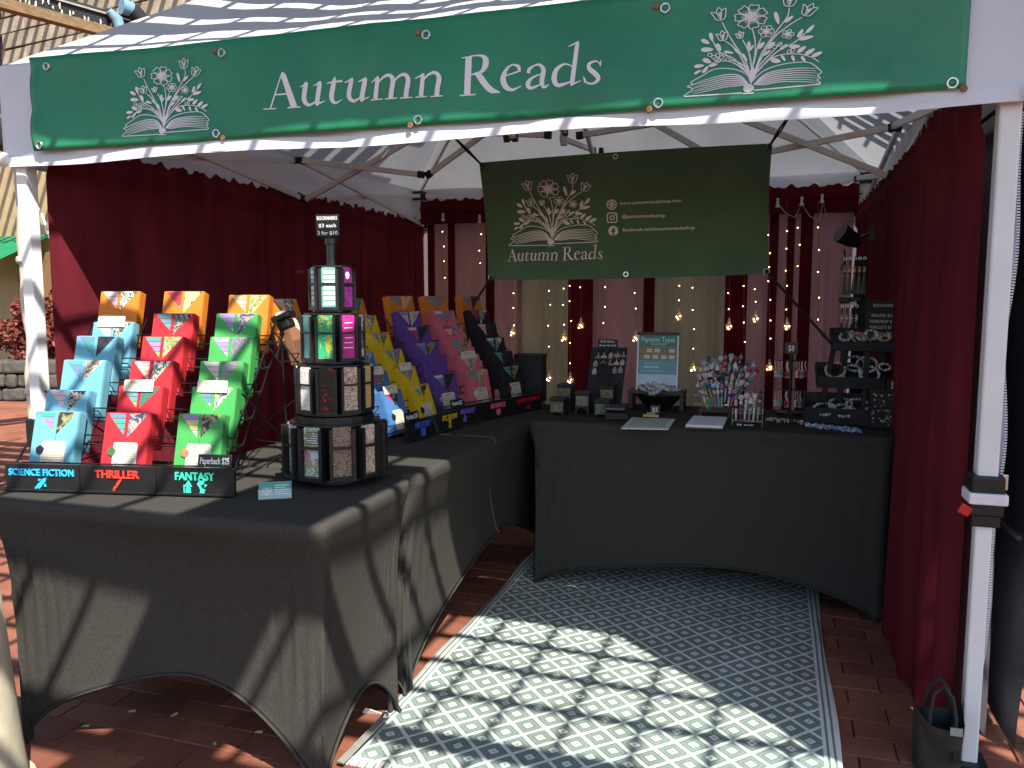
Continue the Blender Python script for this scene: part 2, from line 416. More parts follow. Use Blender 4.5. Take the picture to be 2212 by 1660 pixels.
slat((2.03+OX-SUNK[0]*.2, 1.01+OY-SUNK[1]*.2, ZP-.20), (3.70+OX-SUNK[0]*.2, -.50+OY-SUNK[1]*.2, ZP-.20), .46, .04, 'shade_blocker')        # unseen blocker, added to shade the rug along a diagonal edge
xbeam(-2.5, 7.6, yp(-.74,0), yp(-.80,.27), .055); xbeam(-2.5, 7.6, yp(-.80,.64), yp(-.80,.78), .06)
for x, y in ((7.2,-4.4),(-4.0,-4.4),(7.2,2.1)): slat((x, y, 0), (x, y, ZP), .15, .15, 'post')
# beam, gutter and pipes seen at upper left
b0 = at(0, 8, 2, 3.4); b1 = at(268, 80, 2, 3.4); bd = (b1-b0).normalized(); b0 -= bd*1.2; b1 += bd*1.6; bs = V((bd.y, -bd.x, 0))
slat(b0, b1, .09, .075, 'beam', WOOD)
gt = thing('roof_gutter', 'black gutter with peeling white paint drips above the wooden beam', 'gutter', b0-bs*.3+V((0,0,.2)))
q0 = b0-bs*.16+V((0,0,.125)); q1 = b1-bs*.16+V((0,0,.125))
MB().bar(q0, q1, .20, .15).build('trough', BLACKM, gt, bevel=.02)
MB().bar(q0+bs*.112+V((0,0,.035)), q1+bs*.112+V((0,0,.035)), .014, .014).build('rail', mat('drip_grey', (.32,.30,.27), .7, .2), gt)
rp_ = random.Random(8)
PEEL = mat('peeling_white', (.66, .63, .55), .8, .2, 40)
for k in range(46):
    s = 1.0+k*.040+rp_.uniform(-.015,.015); p = q0+bd*s+bs*.108; l = rp_.choice((.025,.04,.05,.07)); z = rp_.choice((-.055, -.02, .02, -.03))
    MB().tube([p+V((0,0,z)), p+V((0,0,z-l*.5))+bd*rp_.uniform(-.006,.006), p+V((0,0,z-l))], [.004,.007,.003], 5).build('paint_drip', PEEL, gt)
BLUEP = mat('pale_blue_pipe', (.16, .27, .33), .45, .12, 8)
pp = thing('pipe_elbow', 'pale blue and black curved pipe at the gutter end above the roof edge', 'pipe', q0+bd*3.5)
pe = q0+bd*(1.2+(at(268,80,2,3.4)-at(0,8,2,3.4)).length*.985)
arc = [pe+bd*.02+bs*.13+V((0,0,.12)), pe+bd*.10+bs*.14+V((0,0,.11)), pe+bd*.17+bs*.15+V((0,0,.05)), pe+bd*.19+bs*.16+V((0,0,-.05)), pe+bd*.19+bs*.16+V((0,0,-.22))]
arc = [V(p) for p in catmull([tuple(p) for p in arc], 5)]
n_ = len(arc); cuts = [0, 5, 11, n_-1]
for k, m in enumerate((BLUEP, BLACKM, BLUEP)): MB().tube(arc[cuts[k]:cuts[k+1]+1], .062+.003*(k == 1), 16).build('pipe_section', m, pp, smooth=True)
MB().tube([pe-bd*.10+bs*.15+V((0,0,.05)), pe-bd*.04+bs*.16+V((0,0,.0)), pe-bd*.0+bs*.17+V((0,0,-.16))], [.03,.045,.042], 12).build('pipe_section', BLUEP, pp, smooth=True)
# unseen lattice added high by the building to cast grid shadows on the stone wall
ls = thing('unseen_lattice', 'added unseen brown sunshade on the stone building, casting grid shadows', 'latticework', wp(2, 6.2, .1))
for k in range(40):
    x = -8.6+k*.215
    MB().bar((x, 3.6, 6.25), (x, 6.6-.165*(x+6.8)+.2, 6.25), .075, .02).build('slat', SLATW, ls)
for k in range(2):
    y = 3.7+k*2.6
    MB().bar((-8.8, y, 6.22), (.2, y-.0, 6.22), .022, .02).build('slat', SLATW, ls)
# hanging black lamp hardware at the left edge
hl = thing('hanging_lamp', 'black hanging lamp with tassel at the left picture edge beside the canopy', 'lamp', at(8, 250, 1, .35))
hc = at(4, 190, 1, .35)
MB().box(hc, (.10, .10, .07)).build('bracket', BLACKP, hl, bevel=.01)
MB().lathe([(.02,.0),(.05,-.02),(.062,-.07),(.05,-.12),(.02,-.14)], hc+V((.0,0,-.13)), 16).build('shade', BLACKP, hl, smooth=True)
MB().tube([hc+V((0,0,.2)), hc+V((0,0,-.14))], .008, 6).build('cord', BLACKP, hl)
MB().ball(hc+V((.02,-.05,.0)), .02, 10, 8).build('bulb', mat('clear_bulb', (.7,.68,.62), .1, 0), hl, smooth=True)

# ================================================================== TENT
tent = thing('canopy_tent', 'white pop-up canopy tent over the whole book stall', 'tent', (W/2, D/2, 0))
PK = V((W/2, D/2, 3.42)); EV = .05       # peak, eave overhang
def roof_panel(A, B):
    A = V(A); B = V(B)
    def fn(a, b):
        e = A.lerp(B, a); p = e.lerp(PK, b)
        p.z -= .13*math.sin(math.pi*b)*(1-abs(2*a-1)**2.5) ; p.z += .012*math.sin(a*37+b*5)*math.sin(math.pi*b)*(1-b)
        p.z -= .02*math.sin(math.pi*a)*(1-b)
        return p
    return MB().grid(fn, 40, 16)
c0, c1, c2, c3 = (-EV,-EV,HT), (W+EV,-EV,HT), (W+EV,D+EV,HT), (-EV,D+EV,HT)
for A, B in ((c0,c1),(c1,c2),(c2,c3),(c3,c0)): roof_panel(A, B).build('roof_panel', ROOF, tent, smooth='full')
def valance(A, B, nrm_, seed):
    A = V(A); B = V(B); L_ = (B-A).length; rnd = random.Random(seed); ph = [rnd.uniform(0,6) for _ in range(4)]
    def fn(a, b):
        p = A.lerp(B, a); z = HT-.02*math.sin(math.pi*a)*(1-b) - (HT-HV)*b
        wv = (.006*math.sin(a*L_*9+ph[0])+.004*math.sin(a*L_*23+ph[1]))*b
        z -= .006*math.sin(a*L_*5+ph[2])*b
        return V((p.x, p.y, z)) + V(nrm_)*wv
    return MB().grid(fn, 90, 8)
for k, (A, B, nn) in enumerate(((c0,c1,(0,-1,0)),(c1,c2,(1,0,0)),(c2,c3,(0,1,0)),(c3,c0,(-1,0,0)))): valance(A, B, nn, k).build('valance', WHITE, tent, smooth='full')
# hem strip on the front valance
hm = MB().grid(lambda a, b: V((-EV+a*(W+2*EV), -EV-.010-.003*math.sin(a*40), HV+.02-.035*b-.006*math.sin(a*17))), 90, 2); hm.build('hem', WHITE, tent, smooth='full')
LEGW = .052
def leg(x, y):
    l = MB(); l.box((x, y, 1.44), (LEGW, LEGW, 1.36)); lo = l.build('leg', FRAME, tent, bevel=.006)
    MB().box((x, y, .40), (.042, .042, .79)).build('lower_leg', FRAME, lo, bevel=.005)
    MB().box((x, y, .775), (LEGW+.03, LEGW+.03, .11)).build('height_lock', BLACKP, lo, bevel=.006)
    MB().box((x, y, .715), (LEGW+.018, LEGW+.018, .05)).build('lock_button_housing', BLACKP, lo, bevel=.004)
    MB().box((x, y, .008), (.09, .09, .014)).build('foot', BLACKP, lo, bevel=.003)
    MB().box((x, y, 2.105), (LEGW+.035, LEGW+.035, .07)).build('top_bracket', BLACKP, lo, bevel=.005)
    MB().box((x, y, 1.86), (LEGW+.03, LEGW+.03, .06)).build('slider_bracket', BLACKP, lo, bevel=.005)
    return lo
legs = [leg(x, y) for x, y in ((0,0),(W,0),(0,D),(W,D))]
# scissor trusses: each bar and each joint its own part
def truss_bar(a, b):
    MB().bar(a, b, .021, .030).build('truss_bar', FRAME, tent, bevel=.003)
    d = (V(b)-V(a)).normalized()
    for p, s in ((V(a), 1), (V(b), -1)):
        MB().bar(p-d*s*.004, p+d*s*.035, .027, .038).build('bar_end_cap', BLACKP, tent, bevel=.004)
zt, zl = 2.10, 1.86
def side(A, B):
    A = V((*A, 0)); B = V((*B, 0)); M_ = (A+B)/2; off = (B-A).normalized().cross(V((0,0,1)))*.014
    for P, Q in ((A, M_), (M_, B)):
        a = P+V((0,0,zt)); b = Q+V((0,0,zl+.02 if Q is not B else zl)); truss_bar(a+off, b+off)
        a = P+V((0,0,zl+(.02 if P is M_ else 0))); b = Q+V((0,0,zt)); truss_bar(a-off, b-off)
i_ = .05
side((i_, .0+i_), (i_, D-i_)); side((W-i_, i_), (W-i_, D-i_)); side((i_, D-i_), (W-i_, D-i_)); side((i_+.02, i_), (W-i_, i_))
cz = 2.28
for M_ in ((i_, D/2), (W-i_, D/2), (W/2, D-i_), (W/2, i_)):
    A = V((*M_, 0)); Cn = V((W/2, D/2, 0)); mid = A.lerp(Cn, .5); off = (Cn-A).normalized().cross(V((0,0,1)))*.014
    truss_bar(A+V((0,0,zt))+off, mid+V((0,0,1.98))+off); truss_bar(A+V((0,0,zl))-off, mid+V((0,0,2.22))-off)
    truss_bar(mid+V((0,0,1.98))-off*2, Cn.lerp(A, .04)+V((0,0,cz+.15))-off*2); truss_bar(mid+V((0,0,2.22))+off*2, Cn.lerp(A, .04)+V((0,0,cz-.13))+off*2)
for x, y in ((0,0),(W,0),(0,D),(W,D)):
    A = V((x, y, 2.12)); T_ = V((W/2, D/2, 3.32)); MB().tube([A.lerp(T_, .02), A.lerp(T_, .35)-V((0,0,.04)), A.lerp(T_, .7)-V((0,0,.06)), T_-V((0,0,.04))], .012, 8).build('rafter_pole', FRAME, tent)
MB().tube([(W/2, D/2, 2.1), (W/2, D/2, 3.38)], .019, 10).build('centre_pole', FRAME, tent)
# corner caps (front corners)
for x in (-.035, W+.035): MB().ball((x, -.06, HV+.012), .026, 10, 8, (1.1,1,1)).build('corner_cap', FRAME, tent, smooth=True)
# white strap with red tag and zip edge on the front right leg
MB().box((W, -.004, .77), (LEGW+.042, LEGW+.046, .030)).build('strap', mat('white_webbing', (.75,.74,.78), .8, .06, 60, .3, 300), legs[1], bevel=.004)
MB().box((W-.052, -.035, .735), (.03, .012, .028), Matrix.Rotation(.5, 3, 'Y')).build('pull_tag', mat('red_tag', (.55,.02,.015), .45, .1), legs[1], bevel=.003)
ZIPC = mat('zip_cloth', (.62, .60, .72), .8, .08, 20, .2, 60, transl=.2)
def zipx(b): return W+.036+.005*math.sin(b*9+1)-.004*math.sin(b*21)-.018*b*b+.020*(.34 < b < .60)*math.sin((b-.34)/.26*math.pi)
zf = MB().grid(lambda a, b: V((W+.018+a*(zipx(b)-W-.018), .035+.018*math.sin(b*13+a*2), 1.79-1.76*b)), 6, 70)
zo = zf.build('sidewall_edge', ZIPC, tent, smooth='full')
zt_ = MB()
for k in range(230):
    b = k/230; zt_.box((zipx(b)+.003, .035+.018*math.sin(b*13+2), 1.79-1.76*b), (.008, .006, .0045))
zz = zt_.build('zip_teeth', mat('zip_white', (.72,.70,.76), .5, 0), zo); zz['kind'] = 'stuff'
MB().box((zipx(.56)+.012, .025, 1.79-1.76*.56), (.016, .006, .045)).build('zip_pull', METAL, zo, bevel=.003)
# rolled side wall tied outside the front left leg
rwl = thing('rolled_sidewall', 'rolled beige tent side wall hanging behind the front left leg', 'tent wall', (-.075, .06, .6))
pts = [V((-.075+.006*math.sin(k*.9), .055+.004*math.cos(k*1.3), 1.82-k*.075)) for k in range(17)]
MB().tube(pts, [.036+.004*math.sin(k*1.9) for k in range(16)]+[.02], 14).build('roll', mat('beige_canvas', (.55,.50,.40), .85, .12, 14, .4, 60), rwl, smooth='full')
for z in (1.45, .93): MB().lathe([(.041,-.014),(.046,-.006),(.046,.006),(.041,.014)], (-.075, .055, z), 14).build('tie_strap', mat('beige_webbing', (.5,.47,.4), .8, .1), rwl)
# back wall and right wall of the tent, behind the drapes
def wall_sheet(A, B, z0, z1, m, name, seed, amp=.012):
    A = V(A); B = V(B); n = (B-A).normalized().cross(V((0,0,1))); rnd = random.Random(seed); p = [rnd.uniform(0,6) for _ in range(3)]
    return MB().grid(lambda a, b: A.lerp(B, a)+V((0,0,z1+(z0-z1)*b))+n*(amp*math.sin(a*11+p[0]+b*2)+amp*.6*math.sin(a*29+p[1]-b*3)), 60, 12).build(name, m, tent, smooth='full')
wall_sheet((0, D+.05, 0), (W, D+.05, 0), .02, HT, BACKW, 'back_wall', 1)
wall_sheet((W+.055, .12, 0), (W+.055, D, 0), .02, HT, WHITE, 'side_wall', 2)
# dark neighbouring tent wall on the right
DARK = mat('charcoal_tent_cloth', (.050, .052, .062), .6, .2, 4, .9, 5, spec=.5, bdist=.03)
nb = thing('neighbour_tent', 'dark charcoal tent wall standing right of the white tent leg', 'tent', (3.5, 1.2, 0))
rnd = random.Random(11)
nb_ = MB().grid(lambda a, b: V((3.455+.016*math.sin(a*14+b*3)+.014*math.sin(a*7-b*9)+.010*math.sin(a*25+b*17), .10+a*3.4, 2.25-2.24*b)), 80, 50)
nb_.build('wall_cloth', DARK, nb, smooth='full')
MB().box((3.52, .12, 1.12), (.05, .05, 2.22)).build('leg', BLACKP, nb, bevel=.005)
MB().tube([(3.43,.15,.62),(3.425,.8,.60),(3.43,1.6,.615)], .008, 5).build('seam', DARK, nb)

# ================================================================== FRONT BANNER
ban = thing('shop_banner', 'glossy green vinyl Autumn Reads banner along the front valance', 'banner', (W/2, -.065, HV+.03))
BX0, BX1, BZ0, BZ1 = .135, 3.185, 1.836, 2.168
YB = -.068
def bwave(x, z):
    t = (z-BZ0)/(BZ1-BZ0)
    return -.005*math.sin(x*4.2+1)-.004*math.exp(-((x-.73)/.06)**2)*math.sin(t*6)-.003*math.exp(-((x-1.42-.1*t)/.03)**2)-.003*math.exp(-((x-2.02+.08*t)/.025)**2)-.004*math.sin(x*5.2+1)-.003*math.sin(x*11.3+t*4)-.0025*math.sin(t*5+x*3)-.010*math.exp(-((x-BX0)/.05)**2)*abs(math.sin(t*7))
def bpt(x, z, d=0): return V((x, YB+bwave(x, z)-.002-d, z-.014*math.sin(math.pi*(x-BX0)/(BX1-BX0))*(z > 2.0)*(z-2.0)/.168))
bm_ = MB().grid(lambda a, b: bpt(BX0+a*(BX1-BX0), BZ0+b*(BZ1-BZ0)), 160, 16)
bb = bm_.build('banner_sheet', BANNER, ban, smooth='full'); sol = bb.modifiers.new('s', 'SOLIDIFY'); sol.thickness = .001; sol.offset = 1
GRO = [(105,145),(95,316),(480,110),(465,288),(922,70),(905,260),(1437,12),(1423,224),(2057,180)]
RUST = mat('copper_disc', (.22, .10, .05), .5, .3, 80)
for k, (u, v) in enumerate(GRO):
    p = at(u, v, 1, YB); q = bpt(p.x, p.z, .003)
    tor = MB()
    for i in range(16):
        pass
    ring = [(.0085,0),(.0105,.003),(.0135,.003),(.0155,0)]
    g_ = MB(); n = 18
    for r_, h in ring:
        for i in range(n): a = 2*math.pi*i/n; g_.v.append(q+V((r_*math.cos(a), -h, r_*math.sin(a))))
    for j in range(3):
        for i in range(n): g_.f.append([j*n+i, j*n+(i+1) % n, (j+1)*n+(i+1) % n, (j+1)*n+i]); g_.mi.append(0)
    g_.build('grommet', METAL, ban, smooth=True)
    if k > 1:
        s = 1 if k in (3, 8) else -1
        d = MB(); c = q+V((.026*s, 0, .008 if k % 2 == 0 and k < 8 else -.016))
        d.v = [c+V((.010*math.cos(2*math.pi*i/14), -.001, .010*math.sin(2*math.pi*i/14))) for i in range(14)]+[c+V((.008*math.cos(2*math.pi*i/14), -.0035, .008*math.sin(2*math.pi*i/14))) for i in range(14)]
        d.f = [list(range(14, 28))]+[[i, (i+1) % 14, (i+1) % 14+14, i+14] for i in range(14)]; d.mi = [0]*15
        d.build('magnet_disc', RUST, ban)
# lettering "Autumn Reads", drawn in the units of an enlarged view of the photograph
def letters():
    k = Ink(); S = k.stroke
    S([(272,250,6),(205,458,9)], smooth=0); S([(273,243,5),(280,262,30),(344,452,38)], smooth=0); S([(228,381,9),(302,375,9)], smooth=0)
    S([(163,463,7),(238,460,7)], smooth=0); S([(306,456,8),(381,451,8)], smooth=0)
    S([(415,308,10),(412,322,25),(402,385,27),(406,420,26),(428,440,18),(452,432,12),(486,408,7)]); S([(380,336,5),(424,312,14)], smooth=0)
    S([(496,304,12),(492,322,25),(480,400,26),(478,432,24),(480,446,6)]); S([(455,330,5),(500,306,14)], smooth=0); S([(474,436,16),(523,417,4)], smooth=0)
    S([(583,275,3),(576,308,24),(562,380,28),(566,415,24),(588,428,13),(622,406,3)]); S([(535,316,5),(565,308,12),(626,302,13)], smooth=0)
    S([(684,288,10),(680,304,25),(664,370,27),(668,402,26),(690,419,18),(712,410,12),(744,388,7)]); S([(638,313,5),(690,290,14)], smooth=0)
    S([(764,286,12),(760,302,25),(742,380,26),(738,410,24),(738,424,6)]); S([(720,310,5),(768,288,14)], smooth=0); S([(734,414,16),(780,394,4)], smooth=0)
    S([(836,276,8),(832,296,24),(816,405,26)], smooth=0); S([(797,313,4),(838,280,14)], smooth=0); S([(790,412,7),(858,407,7)], smooth=0)
    S([(830,322,8),(866,284,13),(902,272,20),(922,300,27),(912,360,27),(906,402,28)]); S([(872,407,7),(943,402,7)], smooth=0)
    S([(920,318,8),(955,280,13),(990,268,20),(1010,296,27),(1000,356,27),(994,398,28)]); S([(960,403,7),(1030,398,7)], smooth=0)
    S([(1098,260,8),(1094,280,24),(1082,390,26)], smooth=0); S([(1048,292,4),(1100,264,14)], smooth=0); S([(1050,398,7),(1117,393,7)], smooth=0)
    S([(1092,308,8),(1126,268,13),(1164,256,20),(1186,284,27),(1178,340,27),(1172,388,28)]); S([(1137,394,7),(1207,389,7)], smooth=0)
    k2 = Ink(); S = k2.stroke
    S([(1352,154,36),(1344,378,36)], smooth=0); S([(1313,162,7),(1368,153,9)], smooth=0); S([(1303,386,8),(1393,378,8)], smooth=0)
    S([(1356,152,8),(1415,146,12),(1446,164,30),(1448,206,34),(1424,246,18),(1366,264,7)]); S([(1385,256,12),(1412,270,34),(1448,320,36),(1482,352,34),(1532,365,5)]); S([(1480,369,6),(1532,364,6)], smooth=0)
    S([(1562,270,8),(1652,240,9)], smooth=0); S([(1646,248,14),(1640,218,20),(1610,206,10),(1574,226,16),(1550,280,31),(1562,328,32),(1602,350,18),(1657,328,4)])
    S([(1696,254,20),(1702,232,20),(1730,210,10),(1762,206,16),(1784,236,26),(1774,300,27),(1786,334,18),(1816,318,4)]); S([(1775,258,7),(1722,278,13),(1694,312,26),(1708,340,20),(1768,318,7)])
    S([(1952,216,7),(1908,202,11),(1862,232,24),(1846,284,32),(1868,324,24),(1944,304,8)]); S([(1986,62,10),(1978,96,24),(1952,300,27),(1946,330,8)], smooth=0); S([(1928,96,5),(1985,68,14)], smooth=0); S([(1944,322,14),(2003,298,4)], smooth=0)
    S([(2116,206,6),(2092,186,9),(2052,200,18),(2052,230,26),(2084,258,30),(2104,288,24),(2078,314,13),(2040,312,10),(2020,280,6)]); S([(2119,182,7),(2113,216,7)], smooth=0); S([(2018,276,7),(2025,314,7)], smooth=0)
    return k, k2
def logo():
    k = Ink(); S = k.stroke; w_ = 7
    S([(1256,772),(1236,720),(1190,686),(1120,666),(1035,670),(970,716),(905,765),(920,780),(885,797),(920,815),(874,862),(880,870)], w_, 4); S([(880,870),(1215,850)], 8, 0)
    S([(1280,832),(1660,797)], 8, 0); S([(1660,797),(1665,785),(1645,766),(1664,750),(1646,735),(1666,712),(1655,690),(1592,636),(1500,634),(1400,655),(1320,697),(1262,772)], w_, 4)
    for i in range(7):
        t = i/6
        S([(1245,782+8*t,3),(1190,722+74*t,8),(1110,712+92*t,8),(1010,740+90*t,6),(925-30*(i % 2)*.5,776+78*t,3)], None, 5)
        S([(1278,786+6*t,3),(1340,716+76*t,8),(1430,688+86*t,8),(1550,676+100*t,6),(1650-14*(i % 2),682+104*t,3)], None, 5)
    k.leaf(1250, 815, 66, 62, 0); S([(1218,856),(1282,851)], 7, 0)
    stems = [[(1262,760),(1264,640),(1270,560),(1262,460),(1240,372)],[(1258,740),(1215,610),(1150,500),(1092,390),(1060,315)],[(1255,730),(1185,580),(1130,500),(1085,462)],[(1262,700),(1235,560),(1188,455)],
             [(1268,740),(1310,560),(1385,400),(1440,290),(1446,222)],[(1272,700),(1360,470),(1445,365),(1528,296)],[(1266,640),(1280,520),(1298,448)],[(1280,680),(1350,580),(1422,482)],
             [(1276,720),(1390,560),(1500,482),(1592,368)],[(1280,710),(1370,598),(1480,570),(1580,588),(1648,632)],[(1245,720),(1150,600),(1060,545),(1010,450)],[(1240,710),(1140,622),(1040,618),(962,690)],[(1250,720),(1200,640),(1120,600)]]
    for st_ in stems: S([(x, y, 9-3*i/len(st_)) for i, (x, y) in enumerate(st_)], None, 6)
    k.fill([(1262,790),(1236,712),(1225,660),(1250,690),(1262,640),(1276,690),(1300,655),(1286,720)])
    for a in [(970,463,62,30,35),(1003,428,70,24,75),(985,524,75,34,0),(1052,508,62,26,65),(1115,548,60,20,15),(990,608,60,32,30),(945,645,60,28,-8),(985,672,60,22,-60),(940,690,50,18,-40),(1030,640,55,22,-20),(1380,300,100,26,75),(1450,310,70,26,-45),(1580,388,75,24,-55),(1560,455,90,30,-15),(1525,420,70,26,-70),(1500,518,66,30,-5),(1540,540,66,28,-45),(1590,557,70,30,-40),(1632,578,70,28,-30),(1360,505,65,30,-50),(1435,520,60,22,-45),(1300,505,60,30,-50),(1230,505,66,22,85),(1245,522,50,18,-60),(1395,620,60,36,15),(1438,603,50,18,60),(1495,605,50,18,70),(1555,612,50,20,60),(1165,545,60,18,50),(1210,590,70,20,60),(1340,560,60,18,-45)]: k.leaf(*a)
    for i in range(7):   # big flower
        a = 2*math.pi*i/7+.4; c, s_ = math.cos(a), math.sin(a); cx, cy = 1228, 286
        P = lambda r_, o: (cx+r_*(c*math.cos(o)-s_*math.sin(o))*1.02, cy+r_*(s_*math.cos(o)+c*math.sin(o))*.98)
        S([P(22,-.3), P(70,-.40), P(94,-.24), P(88,0), P(97,.22), P(70,.40), P(22,.3)], 6, 4)
        for o in (-.2, 0, .2): S([P(16,o)+(6,), P(58,o)+(2,)], None, 0)
    k.leaf(1228, 286, 34, 32, 0)
    for cx, cy, r_, n in ((1325,402,44,6),(1452,428,34,5)):
        for i in range(n):
            a = 2*math.pi*i/n; P = lambda q, o: (cx+q*math.cos(a+o), cy+q*math.sin(a+o))
            S([P(r_*.25,-.4), P(r_*.9,-.42), P(r_*1.05,0), P(r_*.9,.42), P(r_*.25,.4)], 5, 4); S([P(r_*.2,0)+(5,), P(r_*.7,0)+(3,)], None, 0)
        k.leaf(cx, cy, r_*.5, r_*.5, 0)
    def tulip(cx, cy, s_, rot):
        a = R(rot); T = lambda x, y: (cx+s_*(x*math.cos(a)-y*math.sin(a)), cy+s_*(x*math.sin(a)+y*math.cos(a)))
        for sh in ([(0,50),(-28,38),(-40,0),(-52,-30),(-22,-18),(0,10),(0,50)], [(0,50),(28,38),(40,0),(46,-42),(18,-26),(4,6),(0,50)], [(-20,-18),(-8,-48),(0,-58),(10,-48),(20,-28)]):
            S([T(*p) for p in sh], 6, 4)
        for x in (-14, 0, 14): S([T(x*.4,38)+(3,), T(x,-6)+(5,), T(x*1.2,-24)+(2,)], None, 3)
    tulip(1042, 262, .92, -12); tulip(1446, 172, .95, 4); tulip(1560, 250, .92, 25); tulip(1070, 430, .72, -8); tulip(1172, 428, .5, -6)
    for cx, cy in ((1005,568),(1030,585),(1052,572),(1075,590),(1060,612),(1090,570),(1410,505),(1382,522),(1470,560),(1488,552),(1112,606),(1045,602)): S([(cx+13*math.cos(t), cy+13*math.sin(t)) for t in (0,1.05,2.1,3.14,4.19,5.24)], 5, 3, True)
    return k
LETW = letters(); LOGO = logo()
z8 = lambda x, y: ((x/1.7015+800)/1.575, (y/1.7015+100)/1.575)
def on_banner(conv):
    def fn(x, y, e):
        p = at(*conv(x, y), 1, YB-.004); return bpt(p.x, p.z, .0022+e)
    return fn
for wl in LETW: wl.to('lettering', on_banner(z8), INK, ban)
z5 = lambda x, y: ((x/2.765+100)/1.575, (y/2.765+150)/1.575)
LOGO.to('book_flower_emblem', on_banner(z5), INK, ban)
# right emblem: same drawing shifted along the banner
def right_logo(x, y, e):
    p = at(*z5(x, y), 1, YB-.004); a = at(*z5(870, 868), 1, YB-.004)
    b = at(*z5(1662, 795), 1, YB-.004); return bpt(2.478+(p.x-a.x)/(b.x-a.x)*.356, 1.866+(p.z-a.z)*1.0, .0022+e)
LOGO.to('book_flower_emblem', right_logo, INK, ban)

# ================================================================== HANGING BANNER
YH = 1.30
hb = thing('hanging_banner', 'dark green Autumn Reads cloth banner hanging inside the tent', 'banner', (2.05, YH, 1.40))
HC = [(1035,352),(1668,310),(1660,592),(1055,605)]
P4 = [at(u, v, 1, YH) for u, v in HC]
def hpt(a, b, d=0):
    p = P4[0].lerp(P4[1], a).lerp(P4[3].lerp(P4[2], a), b)
    p.z += .012*math.sin(math.pi*a)*(b-.5)*1.2*-1; p.x += .008*math.sin(math.pi*b)*(1 if a < .5 else -1)*abs(a-.5)*2
    p.y += .006*math.sin(a*9+b*3)*math.sin(math.pi*b)-d
    return p
MB().grid(lambda a, b: hpt(a, b), 60, 24).build('banner_sheet', BANNER2, hb, smooth='full')
u7 = lambda x, y: ((x/1.58+1400)/1.575, (y/1.58+350)/1.575)
def on_hang(conv, dd=.003):
    def fn(x, y, e):
        p = at(*conv(x, y), 1, YH-.008); return V((p.x, p.y-e, p.z))
    return fn
def hl_map(x, y):      # emblem drawing -> place on the hanging banner in the enlarged view
    yy = y+(x-875)*.0866; return u7(524+(x-872)*.598, 768-(868-yy)*.535-(x-872)*.022)
LOGO.to('book_flower_emblem', on_hang(hl_map), INK2, hb)
def ht_map(x, y):
    t = (x-163)/(2121-163); yb = 463-150*t; return u7(512+t*516, 852-t*12+(y-yb)*.265*1.15)
for wl in LETW: wl.to('lettering', on_hang(ht_map), INK2, hb)
fa = at(*u7(1120,540), 1, YH-.0095); fb = at(*u7(1450,524), 1, YH-.0095); tfr = frame(fa, fb-fa, (0,0,1))
for s, (x0, y0), (x1, y1) in (('www.autumnreadsshop.com',(1120,541),(1450,525)), ('@autumnreadsshop',(1132,612),(1364,606)), ('facebook.com/autumnreadsshop',(1135,684),(1522,671))):
    a = at(*u7(x0, y0), 1, YH-.0095); b = at(*u7(x1, y1), 1, YH-.0095); fr = frame(a, b-a, (0,0,1)); tl = MB(); text_in(tl, s, fr, (b-a).length/2, .0, .015, 0, .012, (b-a).length); tl.build('lettering', INK2, hb)
ic = Ink()
cir = lambda cx, cy, r_: [(cx+r_*math.cos(2*math.pi*i/14), cy+r_*math.sin(2*math.pi*i/14)) for i in range(14)]
ic.stroke(cir(1076,548,25), 5, 2, True); ic.stroke([(1052,548),(1100,548)], 4, 0); ic.stroke([(1076,524),(1076,572)], 4, 0); ic.stroke(cir(1076,548,11)[0:14], 4, 1, True); ic.stroke([(1056,534),(1096,534)], 3, 0); ic.stroke([(1056,562),(1096,562)], 3, 0)
ic.stroke([(1060,594),(1098,594),(1104,600),(1104,636),(1098,643),(1060,643),(1054,636),(1054,600)], 6, 2, True); ic.stroke(cir(1079,619,11), 6, 1, True); ic.fill(cir(1094,604,4))
ic.fill(cir(1085,689,27))
ic.to('icon_print', on_hang(u7), INK2, hb)
ic2 = Ink(); ic2.stroke([(1094,675,9),(1086,678,10),(1085,716,9)], None, 0); ic2.stroke([(1073,691),(1097,690)], 8, 0)
ic2.to('icon_cutout', lambda x, y, e: V(on_hang(u7)(x, y, e))-V((0,.0025,0)), BANNER2, hb)
for u, v in ((1041,357),(1330,339),(1662,316),(1060,600),(1352,593),(1656,587)):
    p = at(u, v, 1, YH-.01); g_ = MB(); g_.tube([p+V((.010*math.cos(t), 0, .010*math.sin(t))) for t in [2*math.pi*i/12 for i in range(13)]], .004, 5, False); g_.build('grommet', METAL, hb)
CORD = mat('black_bungee', (.012,.012,.013), .7, .2, 80)
def cord(a, b, lab, r_=.006, double=False):
    t = thing('bungee_cord', lab, 'cord', b, 'bungee cords of the hanging banner'); a = V(a); b = V(b)
    n = 2 if double else 1
    for i in range(n):
        o = V((.012*(i-.5), 0, 0)) if double else V((0,0,0))
        MB().tube([a, a.lerp(b, .5)+o, b], r_*(.7 if double else 1), 7).build('cord', CORD, t)
    MB().ball(a, .012, 8, 6).build('hook_ball', BLACKP, t, smooth=True); MB().ball(b.lerp(a, .12), .010, 8, 6).build('knot', BLACKP, t, smooth=True)
cord(at(1041,357,1,YH-.012), at(972,288,1,1.05), 'black bungee at the top left corner of the hanging banner', double=True)
cord(at(1662,316,1,YH-.012), at(1712,240,1,1.05), 'black bungee at the top right corner of the hanging banner', double=True)
cord(at(1060,600,1,YH-.012), at(1028,650,1,1.32), 'black bungee at the bottom left corner of the hanging banner')
cord(at(1656,587,1,YH-.012), at(1795,742,1,1.42), 'long black bungee from the banner corner down to the bracelet stand')

